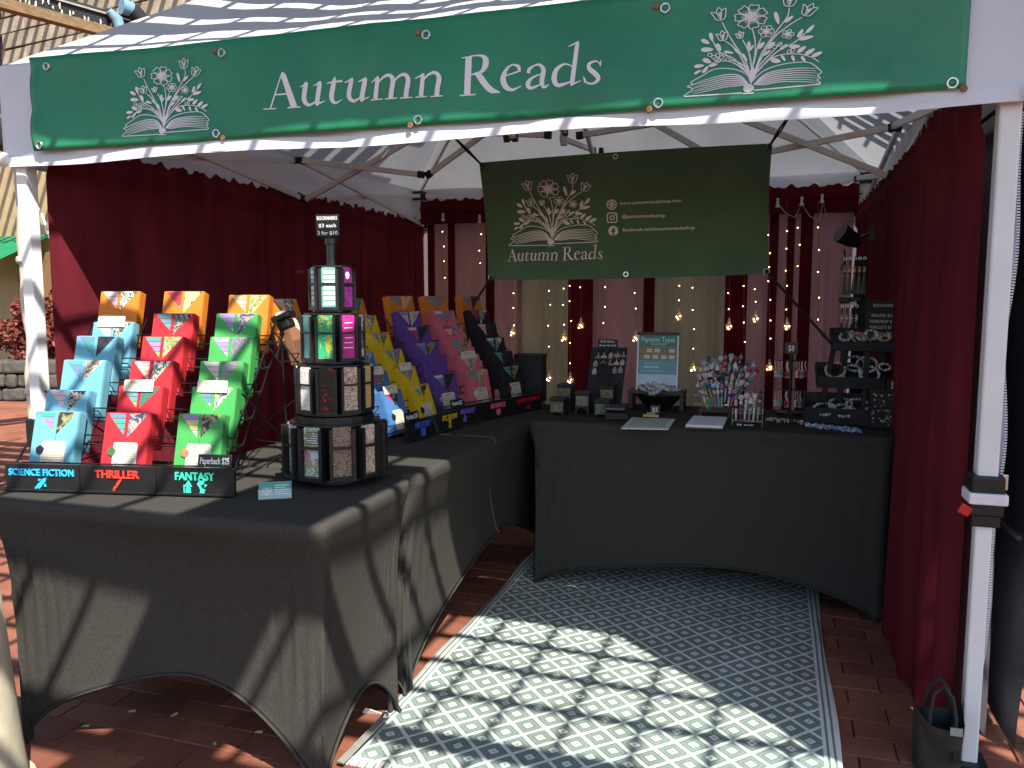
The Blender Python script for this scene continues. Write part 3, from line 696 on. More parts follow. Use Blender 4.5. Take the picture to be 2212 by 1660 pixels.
# ================================================================== DRAPES
def drape(name, label, A, B, z0, z1, folds, amp, m, seed=0, header=.09, group=None, ramp=1.0, toe=None):
    """gathered cloth from A to B (plan), rod pocket with ruffle on top"""
    A = V((*A, 0)); B = V((*B, 0)); L_ = (B-A).length; n = (B-A).normalized().cross(V((0,0,1))); rnd = random.Random(seed)
    hs = [(folds*rnd.uniform(.5,1.5), rnd.uniform(0,6.28), rnd.uniform(.4,1)) for _ in range(4)]; tot = sum(h[2] for h in hs)
    wob = [rnd.uniform(0,6.28) for _ in range(4)]
    nu = max(24, int(folds*14)); nu = min(nu, 260)
    def fold(a, k=1): return sum(h[2]*math.sin(2*math.pi*h[0]*a*k+h[1]) for h in hs)/tot
    def fn(a, b):
        z = z1+(z0-z1)*b; dz = z1-z
        if dz < header*.45:       # ruffle
            off = amp*.35*fold(a, 2.3)+.004*math.sin(a*L_*160); zz_ = .010*math.sin(a*L_*46+wob[0])+.008*math.sin(a*L_*83+wob[1]) if b == 0 else 0
        elif dz < header*1.05: off = amp*.3*fold(a, 2.3)+.012; zz_ = 0
        else:
            k = min(1, (dz-header)/.9); off = amp*(.25+.75*k**.7)*fold(a+.012*math.sin(dz*1.7+wob[2])*ramp) ; zz_ = 0
        p = A.lerp(B, a) + n*off
        if toe: p += V(toe(a, b))
        return V((p.x, p.y, z+zz_))
    rows = [0, .008, .02, .034]; H = z1-z0
    bs_ = sorted(set([0, header*.2/H, header*.44/H, header*.46/H, header*.75/H, header*1.04/H, header*1.3/H, header*2/H]+[i/22 for i in range(1, 23)]))
    mb = MB(); b0_ = 0
    for b in bs_:
        for i in range(nu+1): mb.v.append(fn(i/nu, b))
    for j in range(len(bs_)-1):
        for i in range(nu): a = j*(nu+1)+i; mb.f.append([a, a+1, a+nu+2, a+nu+1]); mb.mi.append(0)
    t = thing(name, label, 'curtain', (A+B)/2+V((0,0,z0)), group)
    mb.build('cloth', m, t, smooth='full')
    MB().tube([A+V((0,0,z1-header*.75))-(B-A).normalized()*.02, B+V((0,0,z1-header*.75))+(B-A).normalized()*.02], .006, 8).build('rod', BLACKP, t).location = -n*.028
    return t
ZC = 1.905
drape('curtain', 'burgundy curtain on the left wall, front panel lit by the sun', (.065, .03), (.065, 1.45), .03, ZC-.005, 5, .016, BURG, 1, .10, 'burgundy side curtains')
drape('curtain', 'burgundy curtain on the left wall, middle panel behind the bookmark tower', (.062, 1.42), (.062, 2.55), .03, ZC, 7, .03, BURG, 2, .10, 'burgundy side curtains')
drape('curtain', 'burgundy curtain on the left wall, panel nearest the back corner', (.060, 2.52), (.060, 3.56), .03, ZC-.004, 9, .035, BURG, 3, .10, 'burgundy side curtains')
drape('curtain', 'burgundy curtain on the right wall, front panel reaching the white leg', (W-.075, .93), (W-.045, .02), .02, ZC-.01, 3.6, .03, BURG, 4, .13, 'burgundy side curtains', toe=lambda a, b: (-.03*math.sin(math.pi*a)-.035*(1-a)*b, 0, 0))
drape('curtain', 'burgundy curtain on the right wall, rear panel behind the keychain display', (W-.06, 3.5), (W-.06, .90), .02, ZC-.005, 15, .03, BURG, 5, .12, 'burgundy side curtains')
ZB_ = 2.03; yb = 3.52
back = [('dusty rose sheer curtain at the left end of the back wall', .13, .90, ROSE, 6, 0),
        ('sage green sheer curtain left of the charm board', .86, 1.30, SAGE, 4, 0),
        ('dusty rose sheer curtain in the middle of the back wall', 1.40, 1.88, ROSE, 4, 0),
        ('sage green sheer curtain behind the payment poster', 1.86, 2.46, SAGE, 4, 0),
        ('dusty rose sheer curtain at the right end of the back wall', 2.50, 3.22, ROSE, 6, 0),
        ('narrow burgundy drape between the left sage and middle rose curtains', 1.27, 1.46, BURG2, 2, -.05),
        ('thin burgundy drape between the middle rose and right sage curtains', 1.83, 1.91, BURG2, 1.5, -.05),
        ('narrow burgundy drape between the right sage and right rose curtains', 2.40, 2.55, BURG2, 2, -.05),
        ('slim burgundy strip left of centre on the right rose curtain', 2.685, 2.745, BURG2, 1, -.05),
        ('slim burgundy strip on the right rose curtain, beside the long cord', 2.80, 2.85, BURG2, 1, -.05),
        ('burgundy strip on the right rose curtain nearest the tassels', 2.885, 2.965, BURG2, 1.2, -.05),
        ('slim burgundy strip at the far left end of the back curtains', .14, .20, BURG2, 1, -.05),
        ('slim burgundy strip on the left rose curtain, second from its left end', .31, .37, BURG2, 1, -.05),
        ('slim burgundy strip on the left rose curtain beside its right edge', .62, .69, BURG2, 1, -.05)]
for k, (lab, x0, x1, m, f_, dy) in enumerate(back):
    drape('curtain', lab, (x0, yb+dy), (x1, yb+dy), .03, ZB_-(.004 if dy else 0)-.002*k, f_, .03 if not dy else .014, m, 20+k, .09, 'sheer curtains on the back wall')
drape('valance_drape', 'short burgundy ruffle along the top of the back curtains', (.10, yb-.085), (3.24, yb-.085), 1.86, ZB_+.012, 22, .014, BURG2, 44, .08)

# ---------------------------------------------------------------- fairy lights
BULB = mat('warm_bulb', (1, .8, .5), .3, 0, emit=((1, .70, .36), 8))
GLOB = mat('amber_glass', (.9, .62, .25), .08, 0, alpha=.35, spec=.6)
GOLDW = mat('copper_wire', (.25, .16, .08), .4, 0)
strands = [(958,470,[500,535,568,600],None),(1037,472,[505,540,570],None),(1108,600,[632,668,700],720),(1186,590,[625,660,706,752],818),(1219,590,[622,658,700],731),(1232,590,[618,655,695,738,785],822),
           (1255,592,[622],704),(1305,590,[618,660,702],None),(1373,595,[632,668],732),(1466,592,[620,650],685),(1498,590,[620,668,712,756],796),(1575,590,[632,668],706),(1607,590,[620,660,700,742],None),
           (1632,590,[628,650],690),(1662,430,[505,545,578,610,650,690,735],795),(1700,430,[497,540,585,620,668],706),(1725,440,[490,530,575],None),(1768,432,[495,540,590,640,690],None)]
for k, (u, v0, bl, gl) in enumerate(strands):
    yy = yb-.14-.01*(k % 3); top = at(u, v0, 1, yy); top.z = max(top.z, 1.78) if v0 > 560 else top.z
    vend = gl or bl[-1]; end = at(u, vend, 1, yy)
    t = thing('fairy_light_strand', 'placeholder', 'string light', end, 'fairy light strands on the back curtains')
    side_ = 'left' if u < 1100 else ('centre' if u < 1640 else 'right')
    t['label'] = '%s fairy light strand from the left%s on the back curtains' % (['first','second','third','fourth','fifth','sixth','seventh','eighth','ninth','tenth','eleventh','twelfth','thirteenth','fourteenth','fifteenth','sixteenth','seventeenth','eighteenth'][k], ', ending in an amber globe' if gl else '')
    MB().tube([top, end.lerp(top, .5)+V((.004*math.sin(k*2), 0, 0)), V((end.x, end.y, end.z))], .0013, 4).build('wire', GOLDW, t)
    for v in bl:
        p = at(u+random.uniform(-3,3), v+random.uniform(-4,4), 1, yy-.004); MB().ball(p, .0033, 6, 5).build('bulb', BULB, t, smooth=True)
    if gl:
        p = at(u, gl, 1, yy); MB().ball(p, .026, 12, 9).build('globe', GLOB, t, smooth=True)
        MB().lathe([(.006,0),(.010,.004),(.008,.03),(.004,.036)], p+V((0,0,.024)), 8).build('globe_cap', mat('clear_cap', (.7,.65,.6), .3, 0), t)
        for i in range(4): MB().ball(p+V((.013*math.cos(i*1.9+k), -.020, .012*math.sin(i*2.3+k)-.004)), .0048, 6, 5).build('bulb', BULB, t, smooth=True)
CLIPM = mat('white_clip', (.72,.70,.70), .5, 0)
for k, (u, v) in enumerate(((957,468),(1036,472),(1680,437),(1732,434),(1776,428))):
    p = at(u, v, 1, yb-.14); t = thing('light_clip', ['white clip at the top left of the back curtains','white clip on the back curtain beside the banner left edge','white clip on the back curtain just right of the banner','white clip on the back curtain, middle of the right three','white clip on the back curtain, rightmost of the right three'][k], 'clip', p, 'white clips holding the fairy lights')
    MB().box(p, (.016, .02, .05)).build('clip_body', CLIPM, t, bevel=.004); MB().lathe([(.011,-.008),(.015,0),(.011,.008)], p+V((0,0,-.028)), 10).build('clip_foot', CLIPM, t)
ca = tag(MB().tube([at(u, v, 1, yb-.13) for u, v in ((1680,440),(1698,462),(1716,470),(1732,442),(1750,468),(1770,478),(1778,436),(1786,470))], .0022, 5).build('light_cable', CLIPM), 'thin white cable looped between the clips on the back curtain', 'cable')

# ================================================================== RUG
def rug_mat():
    m = bpy.data.materials.new('diamond_rug'); m.use_nodes = True; n = m.node_tree.nodes; L = m.node_tree.links; b = n['Principled BSDF']
    b.inputs['Roughness'].default_value = .8; b.inputs['Specular IOR Level'].default_value = .2
    tc = n.new('ShaderNodeTexCoord'); nz = n.new('ShaderNodeTexNoise'); nz.inputs['Scale'].default_value = 34; nz.inputs['Detail'].default_value = 3; L.new(tc.outputs['Object'], nz.inputs['Vector'])
    sx = n.new('ShaderNodeSeparateXYZ'); L.new(tc.outputs['Object'], sx.inputs[0])
    def M(op, a, b_=None, c=None):
        x = n.new('ShaderNodeMath'); x.operation = op
        for i, q in enumerate((a, b_, c)):
            if q is None: continue
            if isinstance(q, (int, float)): x.inputs[i].default_value = q
            else: L.new(q, x.inputs[i])
        return x.outputs[0]
    wob = M('MULTIPLY_ADD', nz.outputs['Fac'], .10, -.05)
    def tri(s, per, ph):
        f = M('FRACT', M('ADD', M('DIVIDE', s, per), ph)); return M('MULTIPLY', M('ABSOLUTE', M('SUBTRACT', f, .5)), 2)   # 0 at centre, 1 at edge
    ax = tri(sx.outputs['X'], .1085, .0); ay = tri(sx.outputs['Y'], .1125, .0)
    d1 = M('ADD', ax, ay)                       # 0 centre .. 1 diamond edge .. 2 next centre
    d = M('ADD', M('MINIMUM', d1, M('SUBTRACT', 2, d1)), wob)
    rp = n.new('ShaderNodeValToRGB'); rp.color_ramp.interpolation = 'CONSTANT'; e = rp.color_ramp.elements
    wh = (.74, .79, .77, 1); dk = (.175, .245, .225, 1); mid = (.27, .34, .30, 1)
    e[0].position = 0; e[0].color = dk; e[1].position = .07; e[1].color = wh
    for p_, c in ((.31, dk), (.55, mid), (.62, dk), (.85, wh)): x = e.new(p_); x.color = c
    L.new(d, rp.inputs[0])
    # border stripes
    bx = M('ABSOLUTE', M('SUBTRACT', sx.outputs['X'], 0)); edge = M('SUBTRACT', .675, bx)
    r2 = n.new('ShaderNodeValToRGB'); r2.color_ramp.interpolation = 'CONSTANT'; e = r2.color_ramp.elements
    e[0].position = 0; e[0].color = wh; e[1].position = .22; e[1].color = dk
    for p_, c in ((.38, wh), (.62, dk), (.78, wh)): x = e.new(p_); x.color = c
    L.new(M('DIVIDE', edge, .045), r2.inputs[0])
    mx = n.new('ShaderNodeMix'); mx.data_type = 'RGBA'; L.new(M('LESS_THAN', edge, .045), mx.inputs[0]); L.new(rp.outputs[0], mx.inputs[6]); L.new(r2.outputs[0], mx.inputs[7])
    dn = n.new('ShaderNodeTexNoise'); dn.inputs['Scale'].default_value = 4; dn.inputs['Detail'].default_value = 9; dn.inputs['Roughness'].default_value = .7; L.new(tc.outputs['Object'], dn.inputs['Vector'])
    dr = n.new('ShaderNodeValToRGB'); dr.color_ramp.elements[0].position = .3; dr.color_ramp.elements[0].color = (.72,.68,.62,1); dr.color_ramp.elements[1].position = .65; dr.color_ramp.elements[1].color = (1,1,1,1); L.new(dn.outputs['Fac'], dr.inputs[0])
    mm = n.new('ShaderNodeMix'); mm.data_type = 'RGBA'; mm.blend_type = 'MULTIPLY'; mm.inputs[0].default_value = 1; L.new(mx.outputs[2], mm.inputs[6]); L.new(dr.outputs[0], mm.inputs[7]); L.new(mm.outputs[2], b.inputs['Base Color'])
    wv = n.new('ShaderNodeTexWave'); wv.inputs['Scale'].default_value = 70; wv.bands_direction = 'Y'; L.new(tc.outputs['Object'], wv.inputs['Vector'])
    bp = n.new('ShaderNodeBump'); bp.inputs['Strength'].default_value = .5; bp.inputs['Distance'].default_value = .002; L.new(wv.outputs['Fac'], bp.inputs['Height']); L.new(bp.outputs[0], b.inputs['Normal'])
    return m
rug = thing('area_rug', 'teal and white diamond patterned outdoor rug on the brick floor', 'rug', (2.285, .47, 0))
rb = MB()
rx0, rx1, ry0, ry1 = 1.61, 2.96, -.52, 1.46
def rpt(a, b):
    x = rx0+a*(rx1-rx0); y = ry0+b*(ry1-ry0)
    ed_ = max(0, abs(a-.5)*2-.9)*10; return V((x-2.285+.007*math.sin(y*5+1)*(abs(a-.5)*2)**6*(1 if a > .5 else -1), y-.47, .009+.003*math.sin(x*7+y*3)+.002*math.sin(y*11)+.006*ed_*max(0, math.sin(y*6.5+a*3))**2))
rb.grid(rpt, 40, 50)
ro = rb.build('woven_sheet', rug_mat(), None, smooth='full'); ro.parent = rug
s_ = ro.modifiers.new('s', 'SOLIDIFY'); s_.thickness = .006; s_.offset = -1
fr_ = MB()
for i in range(110):
    x = rx0+(i+.5)/110*(rx1-rx0); fr_.bar((x, ry0+.004, .008), (x+.002*math.sin(i*3), ry0-.030, .004), .0085, .004)
fo = fr_.build('fringe', mat('fringe_white', (.62,.62,.58), .9, .1, 60), rug); fo['kind'] = 'stuff'

# ================================================================== TABLES WITH STRETCH COVERS
def stretch_cover(label, x0, x1, y0, y1, arch, seed, rz=0, inset=.03, taper=(.05,.05), tR=1):
    t = thing('table_cover', label, 'table cover', ((x0+x1)/2, (y0+y1)/2, 0), 'black stretch table covers', rz)
    hx, hy = (x1-x0)/2, (y1-y0)/2; rc = .06; rnd = random.Random(seed); ph = [rnd.uniform(0,6) for _ in range(8)]
    # perimeter samples (rounded rectangle); (x, y, nx, ny, side, frac)
    per = []
    def seg(ax, ay, bx, by, nx, ny, sidx, n):
        for i in range(n): k = i/n; per.append((ax+(bx-ax)*k, ay+(by-ay)*k, nx, ny, sidx, k))
    def arc(cx, cy, a0, sidx):
        for i in range(8): a = a0+(i/8)*math.pi/2; per.append((cx+rc*math.cos(a), cy+rc*math.sin(a), math.cos(a), math.sin(a), -1, i/8))
    N1 = 64; N2 = 48
    seg(-hx+rc, -hy, hx-rc, -hy, 0, -1, 0, N1); arc(hx-rc, -hy+rc, -math.pi/2, 0)
    seg(hx, -hy+rc, hx, hy-rc, 1, 0, 1, N2); arc(hx-rc, hy-rc, 0, 1)
    seg(hx-rc, hy, -hx+rc, hy, 0, 1, 2, N1); arc(-hx+rc, hy-rc, math.pi/2, 2)
    seg(-hx, hy-rc, -hx, -hy+rc, -1, 0, 3, N2); arc(-hx+rc, -hy+rc, math.pi, 3)
    n = len(per); mb = MB(); ZT = .75
    rings = []
    prof = [(-.05, 0), (-.018, .0), (-.006, -.002), (0, -.007), (.001, -.018), (.001, -.034), (-.004, -.044)]
    for ins, dz in prof: rings.append([V((x+nx*ins, y+ny*ins, ZT+dz)) for x, y, nx, ny, s, k in per])
    NR = 26
    for j in range(1, NR+1):
        q = []
        for (x, y, nx, ny, s, k) in per:
            tp = 0
            if s < 0: zb = .0; e = 0; kk = 0
            else:
                kk = k; e = math.sin(math.pi*k); zb = arch[s]*(e**.62)*(1-.12*math.sin(2*math.pi*k))
            f = j/NR; z = (ZT-.044)+(zb-(ZT-.044))*f
            tp = (1-math.exp(-f*4.5)); d = -.004-inset*e*math.sin(math.pi*min(1, f*1.1)*.5)*.6
            if s < 0: tp = (1-math.exp(-f*4.5))*1.1; d = -.004+.008*f**3
            # tension creases near the feet corners
            if s >= 0:
                c = min(k, 1-k); cr = math.exp(-(c/.16)**2)*math.sin(math.pi*min(1, f*1.1))
                d += cr*.0095*math.sin(k*150*(1 if s % 2 == 0 else .8)+f*6+ph[s])
            hem = .004 if f > .985 else 0
            tx, ty = taper; tx = tx*(tR if nx > 0 else 1); ty = ty if ny < 0 else .04; q.append(V((x+nx*(d+hem-tp*tx), y+ny*(d+hem-tp*ty), z)))
        rings.append(q)
    # turned-under hem
    rings.append([p+V((-per[i][2]*.012, -per[i][3]*.012, .012)) for i, p in enumerate(rings[-1])])
    base = V((0,0,0))
    for q in rings: mb.v += q
    for j in range(len(rings)-1):
        for i in range(n): a = j*n+i; b = j*n+(i+1) % n; mb.f.append([a, b, b+n, a+n]); mb.mi.append(0)
    prev = 0
    for kk in (.85, .6, .35, .12):
        b0_ = len(mb.v); mb.v += [V((p.x*kk, p.y*kk, p.z)) for p in rings[0]]
        for i in range(n): mb.f.append([prev+i, b0_+i, b0_+(i+1) % n, prev+(i+1) % n]); mb.mi.append(0)
        prev = b0_
    b0_ = len(mb.v); mb.v.append(V((0, 0, rings[0][0].z)))
    for i in range(n): mb.f.append([prev+i, b0_, prev+(i+1) % n]); mb.mi.append(0)
    o = mb.build('cloth', SPANDEX, None, smooth='full'); o.parent = t
    hemw = MB(); hemw.tube([p+V((per[i][2]*.0015, per[i][3]*.0015, .007)) for i, p in enumerate(rings[-2])]+[rings[-2][0]+V((0,0,.007))], .0042, 5, False)
    h = hemw.build('hem', SPANDEX, None, smooth=True); h.parent = t
    # table under it
    tb = thing('folding_table', 'folding table under the '+label.replace('stretch cover on the ', 'cover of the ').split(' table')[0]+' table', 'table', ((x0+x1)/2, (y0+y1)/2, 0), 'folding tables', rz)
    q = MB().box((0, 0, .727), (2*hx-.07, 2*hy-.07, .03)).build('tabletop', mat('table_plastic', (.4,.4,.38), .5, .1), None, bevel=.01); q.parent = tb
    for sx in (-1, 1):
        for sy in (-1, 1):
            l = MB().tube([(sx*(hx-.10), sy*(hy-.08), .70), (sx*(hx-.062), sy*(hy-.068), .012)], .009, 8).build('leg', mat('table_leg_grey', (.03,.03,.03), .4, .1), None); l.parent = tb
        l = MB().tube([(sx*(hx-.10), -(hy-.09), .36), (sx*(hx-.10), (hy-.09), .36)], .010, 8).build('cross_bar', MATS['table_leg_grey'], None); l.parent = tb
    return t
stretch_cover('black stretch cover on the front table under the science fiction rack', .628, 1.700, -.785, -.200, (.262,.165,.2,.15), 1, .028, .03, (.04,.06))
stretch_cover('black stretch cover on the side table along the left wall', .93, 1.690, -.170, 1.62, (.14,.26,.14,.26), 2, 0, .03, (.065,.03))
stretch_cover('black stretch cover on the back table holding the pens', 1.668, 3.225, 1.045, 1.78, (.145,.14,.17,.14), 3, 0, .02, (.095,-.03), .1)
# things under the tables
t = thing('storage_bin', 'black storage bin under the right end of the back table', 'bin', (2.93, 1.62, 0))
MB().box((2.93, 1.56, .07), (.40, .18, .13)).build('body', BLACKM, t, bevel=.01); MB().box((2.93, 1.56, .145), (.42, .20, .02)).build('lid', BLACKM, t, bevel=.005)
t = thing('strut_bar', 'grey flat metal bar lying out from under the front table corner', 'bar', at(780, 1600, 2, .01))
pa, pb_ = at(735, 1648, 2, .02), at(832, 1548, 2, .05); MB().bar(pa, pb_, .022, .006).build('bar', mat('bar_grey', (.22,.21,.19), .45, .2, 30), t, bevel=.001)
MB().ball(pb_, .013, 8, 6).build('hinge', METAL, t)
t = tag(MB().box((0,0,0), (.055, .002, .038), Matrix.Rotation(.5, 3, 'Y')).build('paper_tag', PAPERW, None), 'small white paper tag at the front table corner by the rug', 'tag'); t.location = at(803, 1542, 1, -.27); t.rotation_euler = (.5, 0, .2)
# bits of debris on the bricks under the front table
for k, (u, v, a) in enumerate(((360,1540,.5),(462,1548,1.2),(665,1585,.2),(250,1572,.3),(560,1610,-.7))):
    p = at(u*.9-40, v, 2, 0); o = tag(MB().add([(-.012,-.003,.003),(.012,-.004,.004),(.013,.003,.009),(-.010,.004,.006)], [(0,1,2,3)]).build('leaf_litter', mat('dry_leaf', (.45,.36,.24), .8, .3, 60)), ['pale dry leaf scrap far left under the front table','pale dry leaf scrap left of centre under the front table','pale dry leaf scrap right of centre under the front table','tiny pale scrap nearest the left foot of the front table','tiny pale scrap by the right foot of the front table'][k], 'leaf scrap', 'dry scraps under the front table'); o.location = p; o.rotation_euler = (0, 0, a)

# ================================================================== BOOK RACKS AND WRAPPED BOOKS
def wrapm(name, c): return mat('wrap_'+name, c, .62, .10, 22, .35, 60, spec=.3, bdist=.0015)
WR = {'blue': wrapm('blue', (.13,.34,.44)), 'red': wrapm('red', (.44,.02,.03)), 'green': wrapm('green', (.05,.29,.07)), 'orange': wrapm('orange', (.56,.17,.018)),
      'cobalt': wrapm('cobalt', (.055,.155,.36)), 'yellow': wrapm('yellow', (.62,.42,.010)), 'purple': wrapm('purple', (.105,.050,.255)), 'pink': wrapm('pink', (.56,.13,.18)), 'black': wrapm('black', (.016,.014,.016)), 'brown': wrapm('brown', (.21,.10,.055))}
PAT = [pattern('print_floral_dark', [(.02,.025,.05),(.35,.30,.22),(.06,.10,.10)], 55), pattern('print_floral_white', [(.62,.60,.55),(.05,.07,.05),(.30,.36,.28)], 50),
       pattern('print_fern', [(.03,.035,.03),(.16,.17,.07),(.30,.26,.14)], 45), pattern('print_mushroom', [(.05,.07,.13),(.42,.30,.26),(.10,.13,.2)], 40),
       pattern('print_speckle', [(.10,.10,.12),(.18,.18,.20),(.30,.30,.32)], 400), pattern('print_moon', [(.025,.035,.045),(.50,.36,.22)], 40, 'voronoi'),
       pattern('print_leaf_gold', [(.60,.58,.55),(.30,.16,.03),(.6,.58,.55)], 45), pattern('print_meadow', [(.50,.50,.25),(.10,.22,.05),(.5,.25,.1)], 60),
       pattern('print_black', [(.02,.02,.022),(.03,.03,.032)], 50), pattern('print_green_leather', [(.03,.13,.10),(.05,.17,.13)], 200)]
STR = [mat('stripe_%d' % i, c, .55, 0) for i, c in enumerate([(.55,.40,.42),(.10,.28,.30),(.45,.03,.08),(.55,.52,.55),(.06,.30,.26),(.30,.20,.42),(.62,.45,.35),(.12,.20,.32),(.55,.46,.20),(.20,.42,.16)])]
SEALS = [mat('seal_%s' % n_, c, .35, .15, 60) for n_, c in (('black', (.015,.015,.018)), ('green', (.06,.14,.05)), ('bronze', (.30,.16,.06)), ('white', (.60,.57,.55)), ('red', (.28,.01,.01)), ('silver', (.35,.34,.36)))]
LINEM = mat('card_print', (.10, .09, .08), .7, 0)
def book(label, colour, O, e, mdir, lean, wd, ht, th=.034, stripes=(0,1,2), pat=0, tagtxt=None, seal=0, plain=False, peek=None, group='paper-wrapped books', even=False):
    """O = bottom centre of the front face"""
    m = WR[colour]; Y = mdir*math.sin(lean)+V((0,0,1))*math.cos(lean); fr = frame(V(O)-e*(wd/2), e, Y); N = fr[3]
    t = thing('wrapped_book', label, 'book', O, group)
    b = MB(); b.prism([(0,0),(wd,0),(wd,ht),(0,ht)], fr, -th, 0); b.build('wrapping', m, t, bevel=.004)
    P = lambda x, y: (x*wd, y*ht)
    rnd = random.Random(hash(label) % 9999 if False else sum(map(ord, label)))
    if not plain:
        ax = rnd.uniform(-.02, .06); ay = rnd.uniform(.58, .63)
        stripes = tuple(stripes[i*len(stripes)//5] for i in range(5)) if not even else stripes; sc_ = MB(); n = len(stripes)
        for i, si in enumerate(stripes):
            sc_.m = i; y0 = .57+(i+.06)*(.415/n); y1 = .57+(i+.94)*(.415/n); x0, x1 = .08, .44
            sc_.prism([P(x0,y0), P(x1,y0), P(x1,y1), P(x0,y1)], fr, .0003, .0012)
        sc_.build('stripe_card', [STR[i] for i in stripes], t)
        MB().prism([P(.52,.40), P(.93,.40), P(.93,.985), P(.52,.985)], fr, .0003, .0012).build('printed_card', PAT[pat % len(PAT)], t)
        l = MB(); l.prism([P(0.003,.02), P(.60,.40), P(.5+ax,ay), P(.04,.985), P(.003,.985)], fr, .0012, .0026); l.build('left_flap', m, t, bevel=.0006)
        r_ = MB(); r_.prism([P(.003,.003), P(.997,.003), P(.997,.985), P(.96,.985), P(.5+ax+.012,ay), P(.62,.42)], fr, .0011, .0036); r_.build('right_flap', m, t, bevel=.0006)
    else:
        MB().prism([P(.003,.99), P(.10,.99), P(.52,.62), P(.92,.99), P(.997,.99), P(.60,.50), P(.4,.5)], fr, .0004, .002).build('left_flap', m, t)
    if tagtxt:
        x0, x1, y0, y1 = .26, .80, .09, .53
        cdd = MB().prism([P(x0,y0), P(x1,y0), P(x1,y1-.03), P(x1-.04,y1), P(x0+.02,y1), P(x0,y1-.02)], fr, .0038, .0050); co = cdd.build('blurb_card', CREAM, t)
        lt = MB(); text_in(lt, tagtxt, fr, (x0+x1)/2*wd, (y1-.055)*ht, .0085, .0053, .01, width=(x1-x0)*.62*wd)
        for i in range(8):
            yy = (y1-.11-i*.036)*ht; xa = (x0+.03)*wd; xb = (x1-.03-.05*rnd.random())*wd
            lt.prism([(xa,yy), (xb,yy), (xb,yy+.0011), (xa,yy+.0011)], fr, .0051, .0053)
        lt.build('card_lettering', LINEM, co)
        sl = MB(); cx, cy = (x0-.03)*wd, (y1-.14)*ht; k = 14
        sl.prism([(cx+(.013+.001*math.sin(i*2.3))*math.cos(2*math.pi*i/k), cy+(.0135+.001*math.cos(i*1.7))*math.sin(2*math.pi*i/k)) for i in range(k)], fr, .004, .0075)
        so_ = sl.build('wax_seal', SEALS[seal], t, bevel=.001)
    if peek:
        MB().prism([P(.12,.9), P(.80,.9), P(.80,1.075), P(.77,1.09), P(.15,1.09), P(.12,1.07)], fr, .005, .0062).build('blurb_card', CREAM, t)
        lt = MB(); text_in(lt, peek, fr, .46*wd, 1.04*ht, .006, .0066, .01, width=.4*wd); lt.build('card_lettering', LINEM, t)
    return t
def rack(label, A, e, span, tiers, t0, z0, dt, dz, wd, ht, lean, s_lo, s_hi):
    e = V((*e, 0)).normalized(); m = V((-e.y, e.x, 0)); A = V((*A, .75))
    t = thing('wire_book_rack', label, 'book rack', A+e*(span/2), 'black wire book racks')
    Pt = lambda s, tt, z: A+e*s+m*tt+V((0,0,z-.75))
    tb = t0+(tiers-1)*dt; zb = z0+(tiers-1)*dz
    for s in (s_lo, s_hi):
        f = MB(); f.tube([Pt(s, .02, .755), Pt(s, t0-.02, z0+.03), Pt(s, tb+.01, zb+.05), Pt(s, tb+.05, zb+.08), Pt(s, tb+.07, zb+.02), Pt(s, tb+.10, .755)], .0035, 6)
        f.tube([Pt(s, .02, .757), Pt(s, tb+.10, .757)], .003, 6); f.tube([Pt(s, tb*.5, z0+tiers*.5*dz-.0), Pt(s, tb+.09, .80)], .0028, 6); f.build('side_frame', WIRE, t)
    for k in range(tiers):
        tt = t0+k*dt; z = z0+k*dz; f = MB()
        f.tube([Pt(s_lo, tt-.008, z+.018), Pt(s_hi, tt-.008, z+.018)], .0024, 6); f.tube([Pt(s_lo, tt+.035, z-.012), Pt(s_hi, tt+.035, z-.012)], .0024, 6); f.tube([Pt(s_lo, tt-.006, z-.012), Pt(s_hi, tt-.006, z-.012)], .0024, 6)
        n = 9
        for i in range(n+1):
            s = s_lo+(s_hi-s_lo)*i/n; f.tube([Pt(s, tt-.008, z+.018), Pt(s, tt-.006, z-.012), Pt(s, tt+.035, z-.012), Pt(s, tt+.045+lean*.2, z+.07)], .0018, 5)
        f.build('shelf', WIRE, t)
    return t, Pt, e, m
def genre_strip(label, Pt, e, m, s0, s1, word, colour, icon, z0=.754, hgt=.078):
    A = Pt(s0, 0, z0); fr = frame(A, e, V((0,0,1))); L_ = s1-s0
    t = thing('genre_sign', label, 'sign', A+e*(L_/2), 'black genre signs')
    MB().prism([(0,0),(L_,0),(L_,hgt),(0,hgt)], fr, -.012, 0).build('panel', BLACKP, t, bevel=.002)
    MB().prism([(0,-.0),(L_,0),(L_,.008),(0,.008)], fr, .0, .010).build('lip', BLACKP, t, bevel=.002)
    lm_ = mat('sign_'+colour[0], colour[1], .35, .1, 60, spec=.6)
    lt = MB(); text_in(lt, word, fr, L_/2, hgt*.70, .0225 if len(word) < 10 else .0195, .004, .02, width=min(L_*.88, .0165*len(word)), thick=.0038); lt.build('lettering', lm_, t)
    if icon:
        ik = MB()
        for poly in ICON[icon]: ik.prism([(L_/2+x*.0032, hgt*.30+y*.0032) for x, y in poly], fr, .0004, .004)
        ik.build('icon', lm_, t)
    return t
